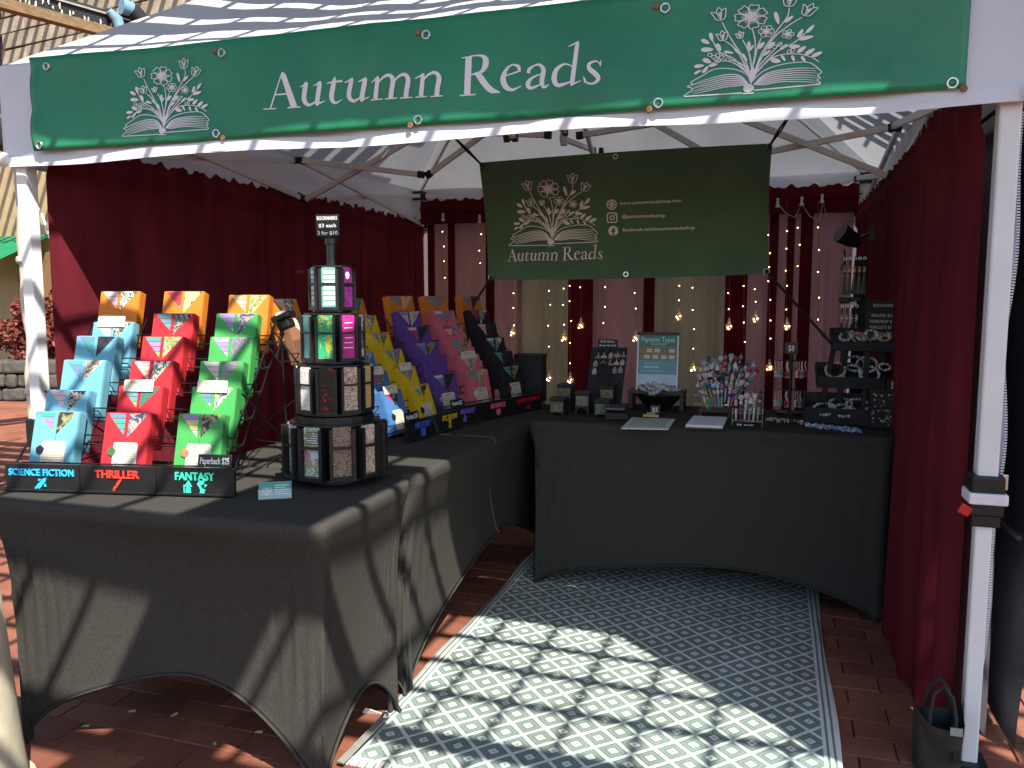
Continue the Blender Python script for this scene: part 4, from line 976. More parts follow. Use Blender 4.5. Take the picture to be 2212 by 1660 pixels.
ICON = {'rocket': [[(-4,-4),(-2,-5),(4,2),(5,5),(2,4.6),(-5,-2)],[(-6,-6),(-4.6,-4.6),(-6,-3),(-8,-7)],[(2,-3),(4,-3),(3,0)],[(-3,2),(-3,4),(0,3)]],
        'knife': [[(-5,-6),(-3,-6),(-1,-2),(-3,-1)],[(-2.5,-1.5),(-.5,-2.2),(4,4),(5,7),(1,4)]],
        'wizard': [[(-9,-6),(-4,-6),(-4.5,0),(-8,0)],[(-10,.5),(-3,.5),(-6,6)],[(-10.5,-5),(-9.6,-5),(-9.6,2),(-10.5,2)],[(3,-6),(8,-6),(9,-2),(6,-1),(5,2),(8,3),(9,6),(4,6),(2,3),(4,0),(5,-3)],[(9,0),(11,2),(9,3)]],
        'scroll': [[(-4,-5),(3,-5),(5,-3),(4,5),(-3,5),(-5,3)]], 'person': [[(-2,-7),(2,-7),(3,-3),(1,1),(3,3),(2,6),(-2,6),(-3,3),(-1,1),(-3,-3)]],
        'heart': [[(0,-6),(5,-1),(5,3),(2.5,5),(0,3),(-2.5,5),(-5,3),(-5,-1)]], 'lips': [[(-6,1),(-3,-4),(0,-5),(3,-4),(6,1),(3,0),(0,-1),(-3,0)]], 'star': [[(0,6),(1.5,2),(5,2),(2.4,-1),(3.4,-5),(0,-2.6),(-3.4,-5),(-2.4,-1),(-5,2),(-1.5,2)]]}
ORD = ['front', 'second', 'third', 'fourth', 'fifth', 'top']
def fill(Pt, e, m, cols, q, genre):
    t0, z0, dt, dz, wd, ht, a = q; drop = .022
    for ci, (s, colour, spec, gname) in enumerate(cols):
        for k, it in enumerate(spec):
            if it is None: continue
            col = it.get('c', colour); tt = t0+k*dt+it.get('dt', 0); z = z0+k*dz-drop+it.get('dz', 0); ss = s+it.get('ds', 0)
            adj = it.get('lab', '')
            lab = '%s paper-wrapped book%s in the %s row of the %s column' % (col, ' '+adj if adj else '', ORD[k], gname)
            O = Pt(ss, tt-drop*math.tan(a), z)
            book(lab, col, O, e, m, a, wd, ht+drop+it.get('dh', 0), .040+it.get('th', 0), it.get('s', (0,1,2)), it.get('p', 0), it.get('tag'), it.get('seal', 0), it.get('plain', False), it.get('peek'), 'paper-wrapped books on wire racks')
# ---- rack 1 on the front table
q1 = (.144, .789, .073, .074, .143, .176, .299)
r1, P1, e1, m1 = rack('black wire book rack with blue, red and green books', (.654,-.721), (.98,.201), .687, 6, *q1, -.05, .60)
cols1 = [(.035, 'blue', [dict(s=(9,5,4), p=2, tag='SCIENCE FICTION', seal=0), dict(s=(5,0,0), p=0, ds=-.012, dz=-.016), dict(s=(7,7,1), p=6), dict(s=(1,4,7), p=8), dict(s=(2,6,2), p=1, peek='SCIENCE FICTION', ds=.014, dz=-.03), dict(c='orange', s=(0,0,3), p=1)], 'science fiction'),
         (.267, 'red', [dict(s=(1,4,7), p=3, tag='THRILLER', seal=1), dict(s=(9,1,5), p=9, peek='THRILLER'), dict(s=(3,6,0), p=1), dict(s=(9,5,4), p=7), dict(s=(7,1,1), p=0), dict(c='orange', s=(5,2,2), p=5)], 'thriller'),
         (.500, 'green', [dict(s=(3,8,5), p=2, tag='FANTASY', seal=2), dict(s=(0,7,1), p=1, peek='FANTASY', ds=.008), dict(s=(3,0,3), p=4), dict(s=(3,5,3), p=4), dict(s=(3,5,5), p=3, ds=-.012), dict(c='orange', s=(8,6,8), p=7, dz=-.012)], 'left fantasy')]
fill(P1, e1, m1, cols1, q1, '')
genre_strip('black sign reading SCIENCE FICTION in blue raised letters', P1, e1, m1, .0, .2255, 'SCIENCE FICTION', ('skyblue', (.03,.45,.80)), 'rocket')
genre_strip('black sign reading THRILLER in red raised letters', P1, e1, m1, .2285, .4555, 'THRILLER', ('red', (.75,.05,.03)), 'knife')
genre_strip('black sign reading FANTASY in teal raised letters', P1, e1, m1, .4585, .687, 'FANTASY', ('teal', (.05,.62,.45)), 'wizard')
def price_sign(label, O, e, wd, ht, lines, stand=.03, lean=.2, name='price_sign', frac=.8):
    e = V(e).normalized(); m = V((-e.y, e.x, 0)); Y = m*math.sin(lean)+V((0,0,math.cos(lean))); t = thing(name, label, 'sign', O)
    fr = frame(V(O)+V((0,0,stand))-e*(wd/2), e, Y)
    MB().prism([(0,0),(wd,0),(wd,ht),(0,ht)], fr, -.004, 0).build('panel', BLACKP, t, bevel=.0015)
    lt = MB(); n = len(lines)
    for i, s in enumerate(lines): text_in(lt, s, fr, wd/2, ht*(1-(i+.5)/n), ht/n*.50, .0006, .018, width=wd*frac*(len(s)/max(map(len, lines)))**.6)
    lt.build('lettering', mat('sign_letter_white', (.78,.78,.76), .5, 0), t)
    if stand > .004: MB().box(V(O)+V((0,0,stand/2))+m*.008, (.035, .03, stand), Matrix.Rotation(math.atan2(e.y, e.x), 3, 'Z')).build('stand', BLACKP, t, bevel=.003)
    return t
price_sign('small black sign reading Paperback $25 at the front rack corner', P1(.635, -.01, .835), e1, .098, .036, ['Paperback $25'], 0.002, .2, frac=.86)
# ---- rack 2 on the side table
q2 = (.114, .784, .067, .073, .138, .160, .328)
r2, P2, e2, m2 = rack('black wire book rack with cobalt and yellow books behind the bookmark tower', (1.416,.306), (.131,.991), .5, 6, *q2, -.19, .48)
cols2 = [(-.06, 'brown', [None, None, None, dict(p=8, s=(7,1,7)), dict(c='brown', p=1, s=(0,6,3)), dict(c='orange', p=1, s=(0,0,3))], 'hidden left'),
         (.168, 'cobalt', [dict(s=(2,2,2), p=2, tag='HISTORY', seal=0, peek='HISTORY'), dict(s=(6,2,6), p=0, peek='HISTORY'), dict(s=(3,0,3), p=1), dict(s=(3,3,1), p=1), None, None], 'history'),
         (.386, 'yellow', [dict(s=(1,7,8), p=2, tag='FICTION', seal=0), dict(s=(1,1,7), p=4, peek='FICTION'), dict(s=(1,7,1), p=4), dict(s=(1,7,5), p=2), dict(s=(7,3,7), p=1), dict(c='orange', s=(0,6,0), p=9)], 'fiction')]
fill(P2, e2, m2, cols2, q2, '')
genre_strip('black sign reading HISTORY in blue raised letters', P2, e2, m2, .03, .265, 'HISTORY', ('blue', (.05,.12,.55)), 'scroll')
genre_strip('black sign reading FICTION in yellow raised letters', P2, e2, m2, .268, .45, 'FICTION', ('yellow', (.60,.42,.02)), 'person')
price_sign('small black price sign at the left end of the history shelf', P2(.055, -.012, .832), e2, .10, .036, ['Hardback $30'], .002, .2)
# ---- rack 3 on the side table
q3 = (.128, .801, .051, .070, .164, .163, .195)
r3, P3, e3, m3 = rack('black wire book rack with purple, pink and black books', (1.436,.742), (.284,.959), .70, 6, *q3, .03, .80)
cols3 = [(.149, 'purple', [dict(s=(7,7,3), p=8, tag='ROMANTASY', seal=5), dict(plain=True, dz=.012, lab='with plain folded front'), dict(s=(3,7,5), p=2), dict(s=(8,2,6), p=8), dict(s=(0,0,5), p=6), dict(c='orange', s=(7,7,7), p=5)], 'romantasy'),
         (.399, 'pink', [dict(s=(4,1,4), p=7, tag='ROMANCE', seal=3), dict(s=(3,0,3), p=1, peek='ROMANCE'), dict(s=(1,4,1), p=2), dict(s=(2,0,2), p=3), dict(s=(7,7,3), p=4), dict(c='orange', s=(7,1,7), p=4)], 'romance'),
         (.684, 'black', [dict(s=(1,1,7), p=2, tag='DARK ROMANCE', seal=4), dict(s=(1,4,1), p=8), dict(s=(7,1,3), p=1), dict(s=(0,0,6), p=8), dict(s=(2,2,2), p=1), dict(c='orange', s=(7,7,1), p=8)], 'dark romance')]
fill(P3, e3, m3, cols3, q3, '')
genre_strip('black sign reading ROMANTASY in purple raised letters, half hidden', P3, e3, m3, -.03, .222, 'ROMANTASY', ('violet', (.16,.12,.45)), 'star')
genre_strip('black sign reading ROMANCE in pink raised letters', P3, e3, m3, .225, .475, 'ROMANCE', ('pink', (.70,.12,.20)), 'heart')
genre_strip('black sign reading DARK ROMANCE in dark red raised letters', P3, e3, m3, .478, .73, 'DARK ROMANCE', ('darkred', (.50,.01,.02)), 'lips')
price_sign('small black price sign between the fiction and romantasy signs', P3(.03, -.014, .835), e3, .085, .034, ['Paperback $25'], .002, .2)
t = thing('display_box', 'plain black upright box behind the dark romance books', 'box', (1.64, 1.66, .75))
bx = at(1112, 862, 1, 1.62); bx2 = at(1171, 862, 1, 1.62); tp = at(1140, 770, 1, 1.62)
MB().box(((bx.x+bx2.x)/2, 1.66, (.752+tp.z)/2), (bx2.x-bx.x, .10, tp.z-.752)).build('body', BLACKM, t, bevel=.004)
MB().box(((bx.x+bx2.x)/2, 1.66, tp.z+.004), (bx2.x-bx.x+.006, .106, .012)).build('lid', BLACKM, t, bevel=.003)

# ================================================================== BOOKMARK TOWER
TC = V((1.483, -.300, .75))
tw = thing('bookmark_tower', 'black four-tier rotating bookmark tower on the front table', 'display stand', TC)
MB().lathe([(.075,.0),(.085,.003),(.085,.016),(.06,.022)], TC, 32).build('turntable_base', BLACKP, tw, smooth=True)
MB().lathe([(.012,.02),(.012,.75)], TC, 16).build('post', BLACKP, tw, smooth=True)
def bm(name, cols, kind='noise', scale=80): return pattern('bookmark_'+name, cols, scale, kind, .3)
BMK = {0: [('teal and white striped', None, 'stripe'), ('purple bookmark with white emblem', bm('purple', [(.09,.01,.09),(.14,.02,.13)]), 'circle'), ('plain dark green', bm('dkgreen', [(.01,.06,.04),(.02,.08,.05)]), None), ('navy floral', bm('navyfl', [(.01,.02,.06),(.3,.2,.2)]), None)],
       1: [('pale teal', bm('teal', [(.10,.30,.26),(.14,.34,.30)]), None), ('green bookmark with yellow figure', bm('greeny', [(.03,.36,.16),(.03,.36,.16),(.60,.50,.02),(.05,.30,.4)], 'noise', 40), None), ('magenta', bm('magenta', [(.42,.01,.20),(.50,.03,.26)]), 'lines'), ('dark silver', bm('dksilver', [(.03,.03,.04),(.3,.3,.3)]), None)],
       2: [('white bookmark with black dashes', bm('dash', [(.03,.03,.03),(.66,.64,.58)], 'voronoi', 160), None), ('black bookmark with red roses', bm('rose', [(.40,.012,.012),(.10,.01,.01),(.015,.013,.012)], 'voronoi', 70), None), ('cream sketch', bm('sketch', [(.56,.48,.36),(.16,.06,.05),(.56,.48,.36)], 'noise', 110), None), ('golden tan', bm('tan', [(.52,.34,.12),(.56,.40,.17)]), None), ('gold', bm('gold', [(.50,.33,.09),(.40,.25,.05)]), None)],
       3: [('black and white leafy', bm('leafy', [(.02,.02,.02),(.5,.5,.46)], 'noise', 150), None), ('white bookmark with green tree', bm('tree', [(.62,.60,.62),(.20,.38,.18),(.50,.22,.26)], 'noise', 46), 'lines2'), ('brown crackle', bm('crackle', [(.05,.03,.02),(.33,.24,.18)], 'edge', 130), None), ('cream mushroom', bm('mush', [(.62,.57,.47),(.35,.16,.07),(.62,.57,.47)], 'noise', 85), None), ('grey', bm('grey', [(.2,.2,.2),(.3,.3,.3)]), None)]}
TIER = [(.062, 1.262, 1.395, 6), (.091, 1.112, 1.256, 8), (.117, .962, 1.106, 10), (.144, .772, .935, 10)]
for ti, (rad, za, zb, nf) in enumerate(TIER):
    MB().lathe([(rad*.60, za-.004), (rad*.94, za), (rad*.94, za+.006), (rad*.60, za+.008), (rad*.60, zb-.004), (rad*.93, zb-.002), (rad*.93, zb+.003), (.014, zb+.004)], V((TC.x, TC.y, 0)), nf*2).build('tier_drum', BLACKP, tw)
    if ti == 3: MB().lathe([(.09,.785),(.117,.93),(.117,.958),(.09,.96)], V((TC.x, TC.y, 0)), 20).build('tier_collar', BLACKP, tw)
    tocam = math.atan2(CAM.y-TC.y, CAM.x-TC.x)
    offs = [-.17, -.26, -.20, -.50][ti]
    fw_ = 2*rad*math.tan(math.pi/nf)*.80
    for k in range(nf):
        a = tocam+offs+(k-nf//2)*2*math.pi/nf; n = V((math.cos(a), math.sin(a), 0)); e = V((-math.sin(a), math.cos(a), 0))
        fr = frame(V((TC.x, TC.y, za+.006))+n*(rad*.955)-e*(fw_/2), e, (0,0,1)); hh = zb-za-.012
        dp = .016 if ti == 3 else .004
        pk = MB(); b_ = fw_*.13
        pk.prism([(0,0),(fw_,0),(fw_,hh),(0,hh)], fr, -.012, -.003)
        for poly in ([(0,0),(b_,0),(b_,hh),(0,hh)], [(fw_-b_,0),(fw_,0),(fw_,hh),(fw_-b_,hh)], [(b_,0),(fw_-b_,0),(fw_-b_,hh*.07),(b_,hh*.07)], [(b_,hh*.62),(fw_-b_,hh*.62),(fw_-b_,hh*.66),(b_,hh*.66)]): pk.prism(poly, fr, -.003, dp)
        pk.build('pocket', BLACKP, tw)
        rel = k-nf//2
        vis = {0: {-1: 0, 0: 0, 1: 1, -2: 3}, 1: {-2: 3, -1: 0, 0: 1, 1: 2, 2: 3}, 2: {-2: 0, -1: 0, 0: 1, 1: 2, 2: 3, 3: 4}, 3: {-2: 0, -1: 0, 0: 1, 1: 2, 2: 3}}[ti]
        if rel in vis:
            nm, m, deco = BMK[ti][vis[rel]]
            bt = thing('bookmark', '%s in the %s tier of the bookmark tower, %s' % (nm if 'bookmark' in nm else nm+' bookmark', ['top','second','third','bottom'][ti], {-2:'far left face',-1:'left face',0:'front face',1:'right face',2:'far right face',3:'rightmost edge face'}[rel]), 'bookmark', fr[0], 'bookmarks in the tower')
            x0, x1 = b_*1.05, fw_-b_*1.05
            MB().prism([(x0, hh*.075), (x1, hh*.075), (x1, hh*1.0), (x1-.004, hh*1.03), (x0+.004, hh*1.03), (x0, hh)], fr, -.0028, -.0012).build('card', m or mat('bookmark_teal', (.10,.25,.25), .35, .05), bt)
            dm = MB()
            if deco == 'stripe':
                for i in range(7):
                    y = hh*(.12+i*.125); dm.prism([(x0+.006,y),(x1-.003,y),(x1-.003,y+hh*.085),(x0+.006,y+hh*.085)], fr, -.0011, -.0006)
            elif deco == 'circle':
                dm.prism([(fw_/2+.009*math.cos(i*.524), hh*.84+.011*math.sin(i*.524)) for i in range(12)], fr, -.0011, -.0006)
            elif deco in ('lines', 'lines2'):
                for i in range(6):
                    y = hh*((.3 if deco == 'lines' else .70)+i*(.11 if deco == 'lines' else .045)); dm.prism([(x0+.006+.002*(i % 3),y),(x1-.006-.002*(i % 2),y),(x1-.006-.002*(i % 2),y+.0028),(x0+.006+.002*(i % 3),y+.0028)], fr, -.0011, -.0006)
            if dm.v: dm.build('print', mat('bookmark_print', (.68,.66,.66) , .5, 0) if deco != 'lines2' else LINEM, bt)
pz = V((TC.x, TC.y, 1.40))
MB().lathe([(.014,0),(.014,.06),(.019,.062),(.019,.085),(.012,.087)], pz, 16).build('neck', mat('neck_black', (.02,.02,.02), .22, .1), tw, smooth=True)
sg = V((TC.x+.002, TC.y-.021, 1.478)); ce = V((math.cos(YAW*.3), math.sin(YAW*.3), 0))
price_sign('small black sign reading BOOKMARKS $3 each 3 for $10 on top of the tower', sg, ce, .074, .064, ['BOOKMARKS', '$3 each', '3 for $10'], .0045, -.05, frac=.86)

# business cards
t = thing('card_holder', 'clear card holder of teal business cards on the front table', 'card holder', at(595, 1078, 2, .75))
a_, b_ = at(558, 1080, 2, .752), at(630, 1076, 2, .752); e_ = (b_-a_).normalized(); md = V((-e_.y, e_.x, 0)); L_ = (b_-a_).length
fr = frame(a_, e_, md*.35+V((0,0,.94)))
MB().prism([(0,0),(L_,0),(L_,.026),(0,.026)], fr, .003, .0045).build('front_lip', ACRYL, t); MB().prism([(0,0),(L_,0),(L_,.05),(0,.05)], fr, -.018, -.0165).build('back_plate', ACRYL, t)
MB().prism([(0,-.002),(L_,-.002),(L_,0.001),(0,.001)], fr, -.018, .005).build('base', ACRYL, t)
cards = thing('business_cards', 'stack of teal business cards with white print in the clear holder', 'cards', a_)
MB().prism([(.002,.002),(L_-.002,.002),(L_-.002,.046),(.002,.046)], fr, -.014, .002).build('stack', mat('teal_card', (.045,.26,.22), .5, .06, 40), cards, bevel=.001)
k_ = MB(); k_.m = 0
for i in range(5): k_.prism([(L_*.50,.012+i*.006),(L_*(.92-.1*(i % 2)),.012+i*.006),(L_*(.92-.1*(i % 2)),.0135+i*.006),(L_*.50,.0135+i*.006)], fr, .0021, .0024)
k_.build('print', INK, cards)
lk = Ink(); LG = LOGO
sx = lambda x, y, e: fr[0]+fr[1]*(L_*.06+(x-870)/800*L_*.38)+fr[2]*(.010+(870-(y+(x-875)*.0866))/800*.028)+fr[3]*(.0021+e*.1)
LG.to('emblem', sx, INK, cards)
# clamp lamp behind the front rack
t = thing('clamp_lamp', 'black clamp lamp between the green books and the bookmark tower', 'lamp', at(618, 745, 1, -.05))
lp = at(612, 690, 1, -.05)
MB().box(lp+V((0,0,.008)), (.075, .05, .022), Matrix.Rotation(-.35, 3, 'Y')).build('head', BLACKP, t, bevel=.006)
MB().box(lp+V((.01,0,-.018)), (.05, .04, .03), Matrix.Rotation(-.35, 3, 'Y')).build('jaw', BLACKP, t, bevel=.006)
MB().tube([lp+V((.0,0,-.02)), lp+V((-.01,0,-.07)), lp+V((-.03,0,-.13))], .005, 6).build('stem', BLACKP, t)
MB().box(lp+V((.005,-.022,.022)), (.04, .006, .008), Matrix.Rotation(-.35, 3, 'Y')).build('light_bar', mat('lamp_lens', (.7,.7,.66), .2, 0), t)

# ================================================================== BACK TABLE
TZ = .751
S5 = lambda x, y: ((x/2.765+1800)/1.575, (y/2.765+1000)/1.575)
S6 = lambda x, y: ((x/1.9525+2300)/1.575, (y/1.9525+700)/1.575)
def t5(x, y, z=TZ): return at(*S5(x, y), 2, z)
def t6(x, y, z=TZ): return at(*S6(x, y), 2, z)
LBL = [pattern('tin_label_%d' % i, c, 150) for i, c in enumerate(([(.20,.24,.12),(.03,.04,.02),(.34,.36,.22)], [(.30,.30,.18),(.25,.08,.04),(.10,.14,.07)], [(.24,.26,.16),(.06,.08,.05),(.36,.34,.24)]))]
CHAR = mat('charcoal_box', (.022, .022, .025), .6, .2, 40, .15, 120)
# small arched riser boxes with labels
for k, (x0, x1, yt, yb_, y, lab) in enumerate(((195,325,1000,1150,1.22,'front left'), (265,395,872,1000,1.40,'back left, upper'), (430,562,945,1145,1.29,'middle'), (613,748,1020,1165,1.235,'front right'), (663,795,885,1015,1.44,'back right, upper'))):
    a = at(*S5(x0, yb_), 1, y); b = at(*S5(x1, yb_), 1, y); c = at(*S5(x0, yt), 1, y); wd = b.x-a.x; zt_ = c.z; dp = .09
    t = thing('display_riser', 'small black arched display box with patterned label, %s of the five' % lab, 'display box', (a.x+wd/2, y+dp/2, TZ), 'small black display boxes')
    fr = frame((a.x, y, TZ), (1,0,0), (0,0,1)); hz = zt_-TZ; lb = .058
    arch = [(0,0),(wd*.14,0)]+[(wd*(.5-.36*math.cos(i*math.pi/8)), (hz-lb)*.78*math.sin(i*math.pi/8)) for i in range(9)]+[(wd*.86,0),(wd,0),(wd,hz),(0,hz)]
    MB().prism(arch, fr, -dp, 0).build('body', CHAR, t, bevel=.002)
    MB().prism([(wd*.07,hz-lb*.95),(wd*.93,hz-lb*.95),(wd*.93,hz-lb*.15),(wd*.07,hz-lb*.15)], fr, .0005, .002).build('label', LBL[k % 3], t)
    lt = MB(); text_in(lt, ['Sage', 'Rose', 'Cedar', 'Fern', 'Amber'][k] if False else '~', fr, wd/2, hz-lb*.55, .01, .0024, .02, width=wd*.4); lt.build('label_motif', LINEM, t)
    MB().prism([(-.004,hz),(wd+.004,hz),(wd+.004,hz+.010),(-.004,hz+.010)], fr, -dp-.003, .003).build('lid', CHAR, t, bevel=.002)
for k, (x, y, w_, lab) in enumerate(((815,1195,.105,'flat charcoal box with a rounded lid right of the small display boxes'),)):
    p = t5(x, y); t = thing('card_reader_box', lab, 'box', p)
    MB().box(p+V((0,.035,.018)), (w_, .075, .034)).build('body', CHAR, t, bevel=.006); MB().box(p+V((-.008,.05,.052)), (w_*.95, .08, .026)).build('lid', CHAR, t, bevel=.010); MB().box(p+V((-.008,.008,.052)), (w_*.85, .003, .006)).build('trim', mat('trim_grey', (.15,.15,.17), .4, 0), t)
# charm board
yb2 = 1.62; a = at(*S5(545, 1000), 1, yb2-.06); b = at(*S5(905, 1000), 1, yb2-.06)
TL, TR, BRc, BLc = (at(*S5(*q), 1, yy) for q, yy in (((590,505),yb2), ((927,505),yb2), ((890,860),yb2-.08), ((543,860),yb2-.08)))
BLc = TL+(BLc-TL)*1.52; BRc = TR+(BRc-TR)*1.52; BLc.z = BRc.z = TZ+.002
t = thing('charm_board', 'black upright board with rows of small charms, by the sheer curtain', 'display board', (TL+BRc)/2)
Xb = (TR-TL); wd = Xb.length; Yb = (TL-BLc); hb_ = Yb.length; frb = (BLc, Xb.normalized(), Yb.normalized(), Xb.normalized().cross(Yb.normalized()))
MB().prism([(0,0),(wd,0),(wd,hb_),(0,hb_)], frb, -.006, 0).build('panel', BLACKM, t, bevel=.002)
MB().prism([(wd*.2,0),(wd*.8,0),(wd*.6,hb_*.7),(wd*.4,hb_*.7)], (frb[0]+V((0,.06,0)), frb[1], V((0,-.10,1)).normalized(), V((0,-1,0))), -.004, 0).build('easel_back', BLACKM, t)
CH = [mat('charm_%d' % i, c, .4, .25, 90) for i, c in enumerate(((.36,.26,.20),(.40,.29,.27),(.46,.44,.33),(.28,.23,.22),(.42,.31,.25)))]
for r_, (zy, xs) in enumerate(((585,(622,678,742,802,860)), (665,(608,678,740,803,857)), (745,(606,672,725,795,847)))):
    for c_, x in enumerate(xs):
        d = at(*S5(x, zy), 1, yb2-.03); s = (d-BLc).dot(frb[1]); h_ = (d-BLc).dot(frb[2])
        ct = thing('charm', 'small pale charm, %s from left in the %s row of the charm board' % (['first','second','third','fourth','fifth'][c_], ['top','middle','bottom'][r_]), 'charm', frb[0]+frb[1]*s+frb[2]*h_, 'charms on the board')
        q = .0125; sh = [[(-2,-.7),(-1.2,-1),(1.2,-1),(2,-.4),(.6,-.2),(.3,1.2),(-.3,1.2),(-.6,-.2)], [(-1.7,-1),(1.7,-1),(1.2,0),(.4,.4),(0,1.5),(-.5,.4),(-1.3,0)], [(-1,-1.4),(1,-1.4),(1.2,.4),(.5,1.4),(-.5,1.4),(-1.2,.4)], [(-1.8,.8),(-1.2,-.8),(0,-1.3),(1.2,-.8),(1.8,.8),(.8,.5),(0,1),(-.8,.5)]][(r_*2+c_) % 4 if r_ < 2 else 2]
        MB().prism([(s+px*q*.80, h_+py*q*.88) for px, py in sh], frb, .001, .004).build('charm_shape', CH[(r_+c_*2) % 5], ct, bevel=.001)
        MB().prism([(s-.002, h_+q), (s+.002, h_+q), (s+.002, h_+q*1.5), (s-.002, h_+q*1.5)], frb, .001, .002).build('loop', METAL, ct)
price_sign('small black sign reading Book Charms clipped on top of the charm board', TL.lerp(TR, .5)+V((-.01,0,-.004)), (1,0,0), .105, .040, ['Book Charms', '$5 ea 4 for $18'], .004, .0)
MB_ = MB().box(TL.lerp(TR, .5)+V((-.012,-.006,-.012)), (.03,.014,.024)).build('sign_clip', CHAR, None, bevel=.003); tag(MB_, 'small charcoal clip gripping the top edge of the charm board', 'clip')
# wooden riser + payment poster
ry = 1.60; a = at(*S5(930, 905), 1, ry-.06); b = at(*S5(1460, 905), 1, ry-.06); zr = a.z
t = thing('wooden_riser', 'dark wooden riser bench under the payment poster', 'riser', ((a.x+b.x)/2, ry, TZ))
MB().box(((a.x+b.x)/2, ry, zr-.009), (b.x-a.x, .13, .018)).build('top', DWOOD, t, bevel=.002)
for x in (a.x+.012, b.x-.012): MB().box((x, ry, (zr-.018+TZ)/2), (.02, .12, zr-.018-TZ)).build('side', DWOOD, t, bevel=.002)
TL, TR = at(*S5(1024, 360), 1, ry-.015), at(*S5(1412, 360), 1, ry-.015); BL, BR = at(*S5(1006, 905), 1, ry-.05), at(*S5(1398, 905), 1, ry-.05); BL.z = BR.z = zr+.001
t = thing('payment_poster', 'teal, gold and blue payment types poster in a dark frame on the riser', 'poster', (BL+BR)/2)
X = (BR-BL).normalized(); Y = (TL-BL).normalized(); wd = (BR-BL).length; hh = (TL-BL).length; fr = (BL, X, Y, X.cross(Y).normalized())
MB().prism([(0,0),(wd,0),(wd,hh),(0,hh)], fr, -.008, 0).build('backing', DWOOD, t, bevel=.002)
P = lambda x, y: (x*wd, y*hh)
def rect(mb, x0, y0, x1, y1, d0, d1): mb.prism([P(x0,y0), P(x1,y0), P(x1,y1), P(x0,y1)], fr, d0, d1)
for nm, y0, y1, c in (('teal_band', .755, .945, (.03,.20,.15)), ('gold_band', .515, .755, (.23,.19,.045)), ('sky_band', .275, .515, (.12,.33,.38)), ('white_band', .095, .275, (.52,.60,.74))):
    mb = MB(); rect(mb, .045, y0, .955, y1, .0005, .0015); mb.build(nm, mat('poster_'+nm, c, .35, .03, 30), t)
for x in (.022, .978):
    mb = MB(); rect(mb, x-.018, .0, x+.018, .945, .0004, .006); mb.build('side_rail', mat('poster_rail', (.72,.74,.76), .3, 0), t)
lt = MB(); text_in(lt, 'Payment Types', fr, .5*wd, .875*hh, .026, .002, .0, width=.80*wd); text_in(lt, 'Accepted Here', fr, .5*wd, .80*hh, .010, .002, .0, width=.36*wd)
text_in(lt, 'Leave a Review', fr, .36*wd, .465*hh, .007, .002, 0, width=.34*wd); text_in(lt, 'We Value Your Feedback', fr, .38*wd, .335*hh, .0075, .002, 0, width=.50*wd)
for i in range(5):
    cx, cy = (.20+.075*i)*wd, .40*hh; lt.prism([(cx+(.0075 if j % 2 == 0 else .0036)*math.cos(j*math.pi/5+math.pi/2), cy+(.0075 if j % 2 == 0 else .0036)*math.sin(j*math.pi/5+math.pi/2)) for j in range(10)], fr, .0016, .0021)
lt.build('lettering', INK, t)['kind'] = 'stuff'
for r_ in range(2):
    for c_ in range(4):
        mb = MB(); x0 = (.235, .42, .60, .77)[c_]-(.06 if r_ else 0)+.02*r_*c_; y0 = .655-.11*r_; rect(mb, x0, y0, x0+.125, y0+.058, .0016, .0021); mb.build('payment_tile', mat('tile_blue', (.02,.09,.28), .4, 0) if (r_, c_) == (0, 2) else mat('tile_white', (.70,.70,.72), .4, 0), t)
        tx = MB(); text_in(tx, [['VISA','Master','AMEX','Discover'],['Pay','Pay','Cash','App']][r_][c_], fr, (x0+.0625)*wd, (y0+.029)*hh, .006, .0026, .01, width=.08*wd); tx.build('tile_lettering', INK if (r_, c_) == (0, 2) else LINEM, t)
mb = MB()
for i in range(4): rect(mb, .60, .125+.033*i, .86-.05*(i % 2), .131+.033*i, .0016, .002)
mb.build('small_print', mat('poster_print', (.22,.25,.32), .6, 0), t)
# bowl of scrunchies with $5 sign
bp_ = t5(1205, 1100); bp_.y += .06
t = thing('black_bowl', 'shallow black bowl filled with pale fabric scrunchies', 'bowl', bp_)
MB().lathe([(.045,0),(.05,.004),(.085,.035),(.122,.075),(.126,.078),(.118,.074),(.08,.036),(.02,.018)], bp_, 36).build('body', BLACKP, t, smooth=True)
SCR = [mat('scrunchie_%d' % i, c, .8, .25, 60, .3, 150) for i, c in enumerate(((.50,.47,.44),(.38,.38,.40),(.56,.52,.45),(.46,.48,.52)))]
rs = random.Random(4)
for i in range(16):
    a = i*2.4; r_ = .018+.072*math.sqrt(i/16); c = bp_+V((r_*math.cos(a), r_*math.sin(a)*.9, .086+.045*(1-(r_/.1)**2)+.004*rs.random()))
    mb = MB(); n = 22; R0 = .026
    tl_ = Matrix.Rotation(rs.uniform(-.4,.4), 3, 'X') @ Matrix.Rotation(rs.uniform(-.4,.4), 3, 'Y')
    pts = [c+tl_ @ V((R0*math.cos(2*math.pi*k/n), R0*math.sin(2*math.pi*k/n), .004*math.sin(k*2.3))) for k in range(n+1)]
    mb.tube(pts, [.010+.003*math.sin(k*3.9+i) for k in range(n)]+[.010+.003*math.sin(i)], 7, False)
    tag(mb.build('scrunchie', SCR[i % 4], None, smooth='full'), '%s fabric scrunchie %s in the shallow black bowl' % (['off-white','grey','cream','pale blue-grey'][i % 4], ['in the heap centre','second ring of the heap','third ring of the heap','at the rim'][i//4]), 'scrunchie', 'scrunchies in the bowl')
p5 = t5(1180, 1150)
price_sign('small black $5 sign in front of the bowl', p5+V((0,.01,0)), (1,0,0), .048, .046, ['$5'], .004, .1, frac=.6)
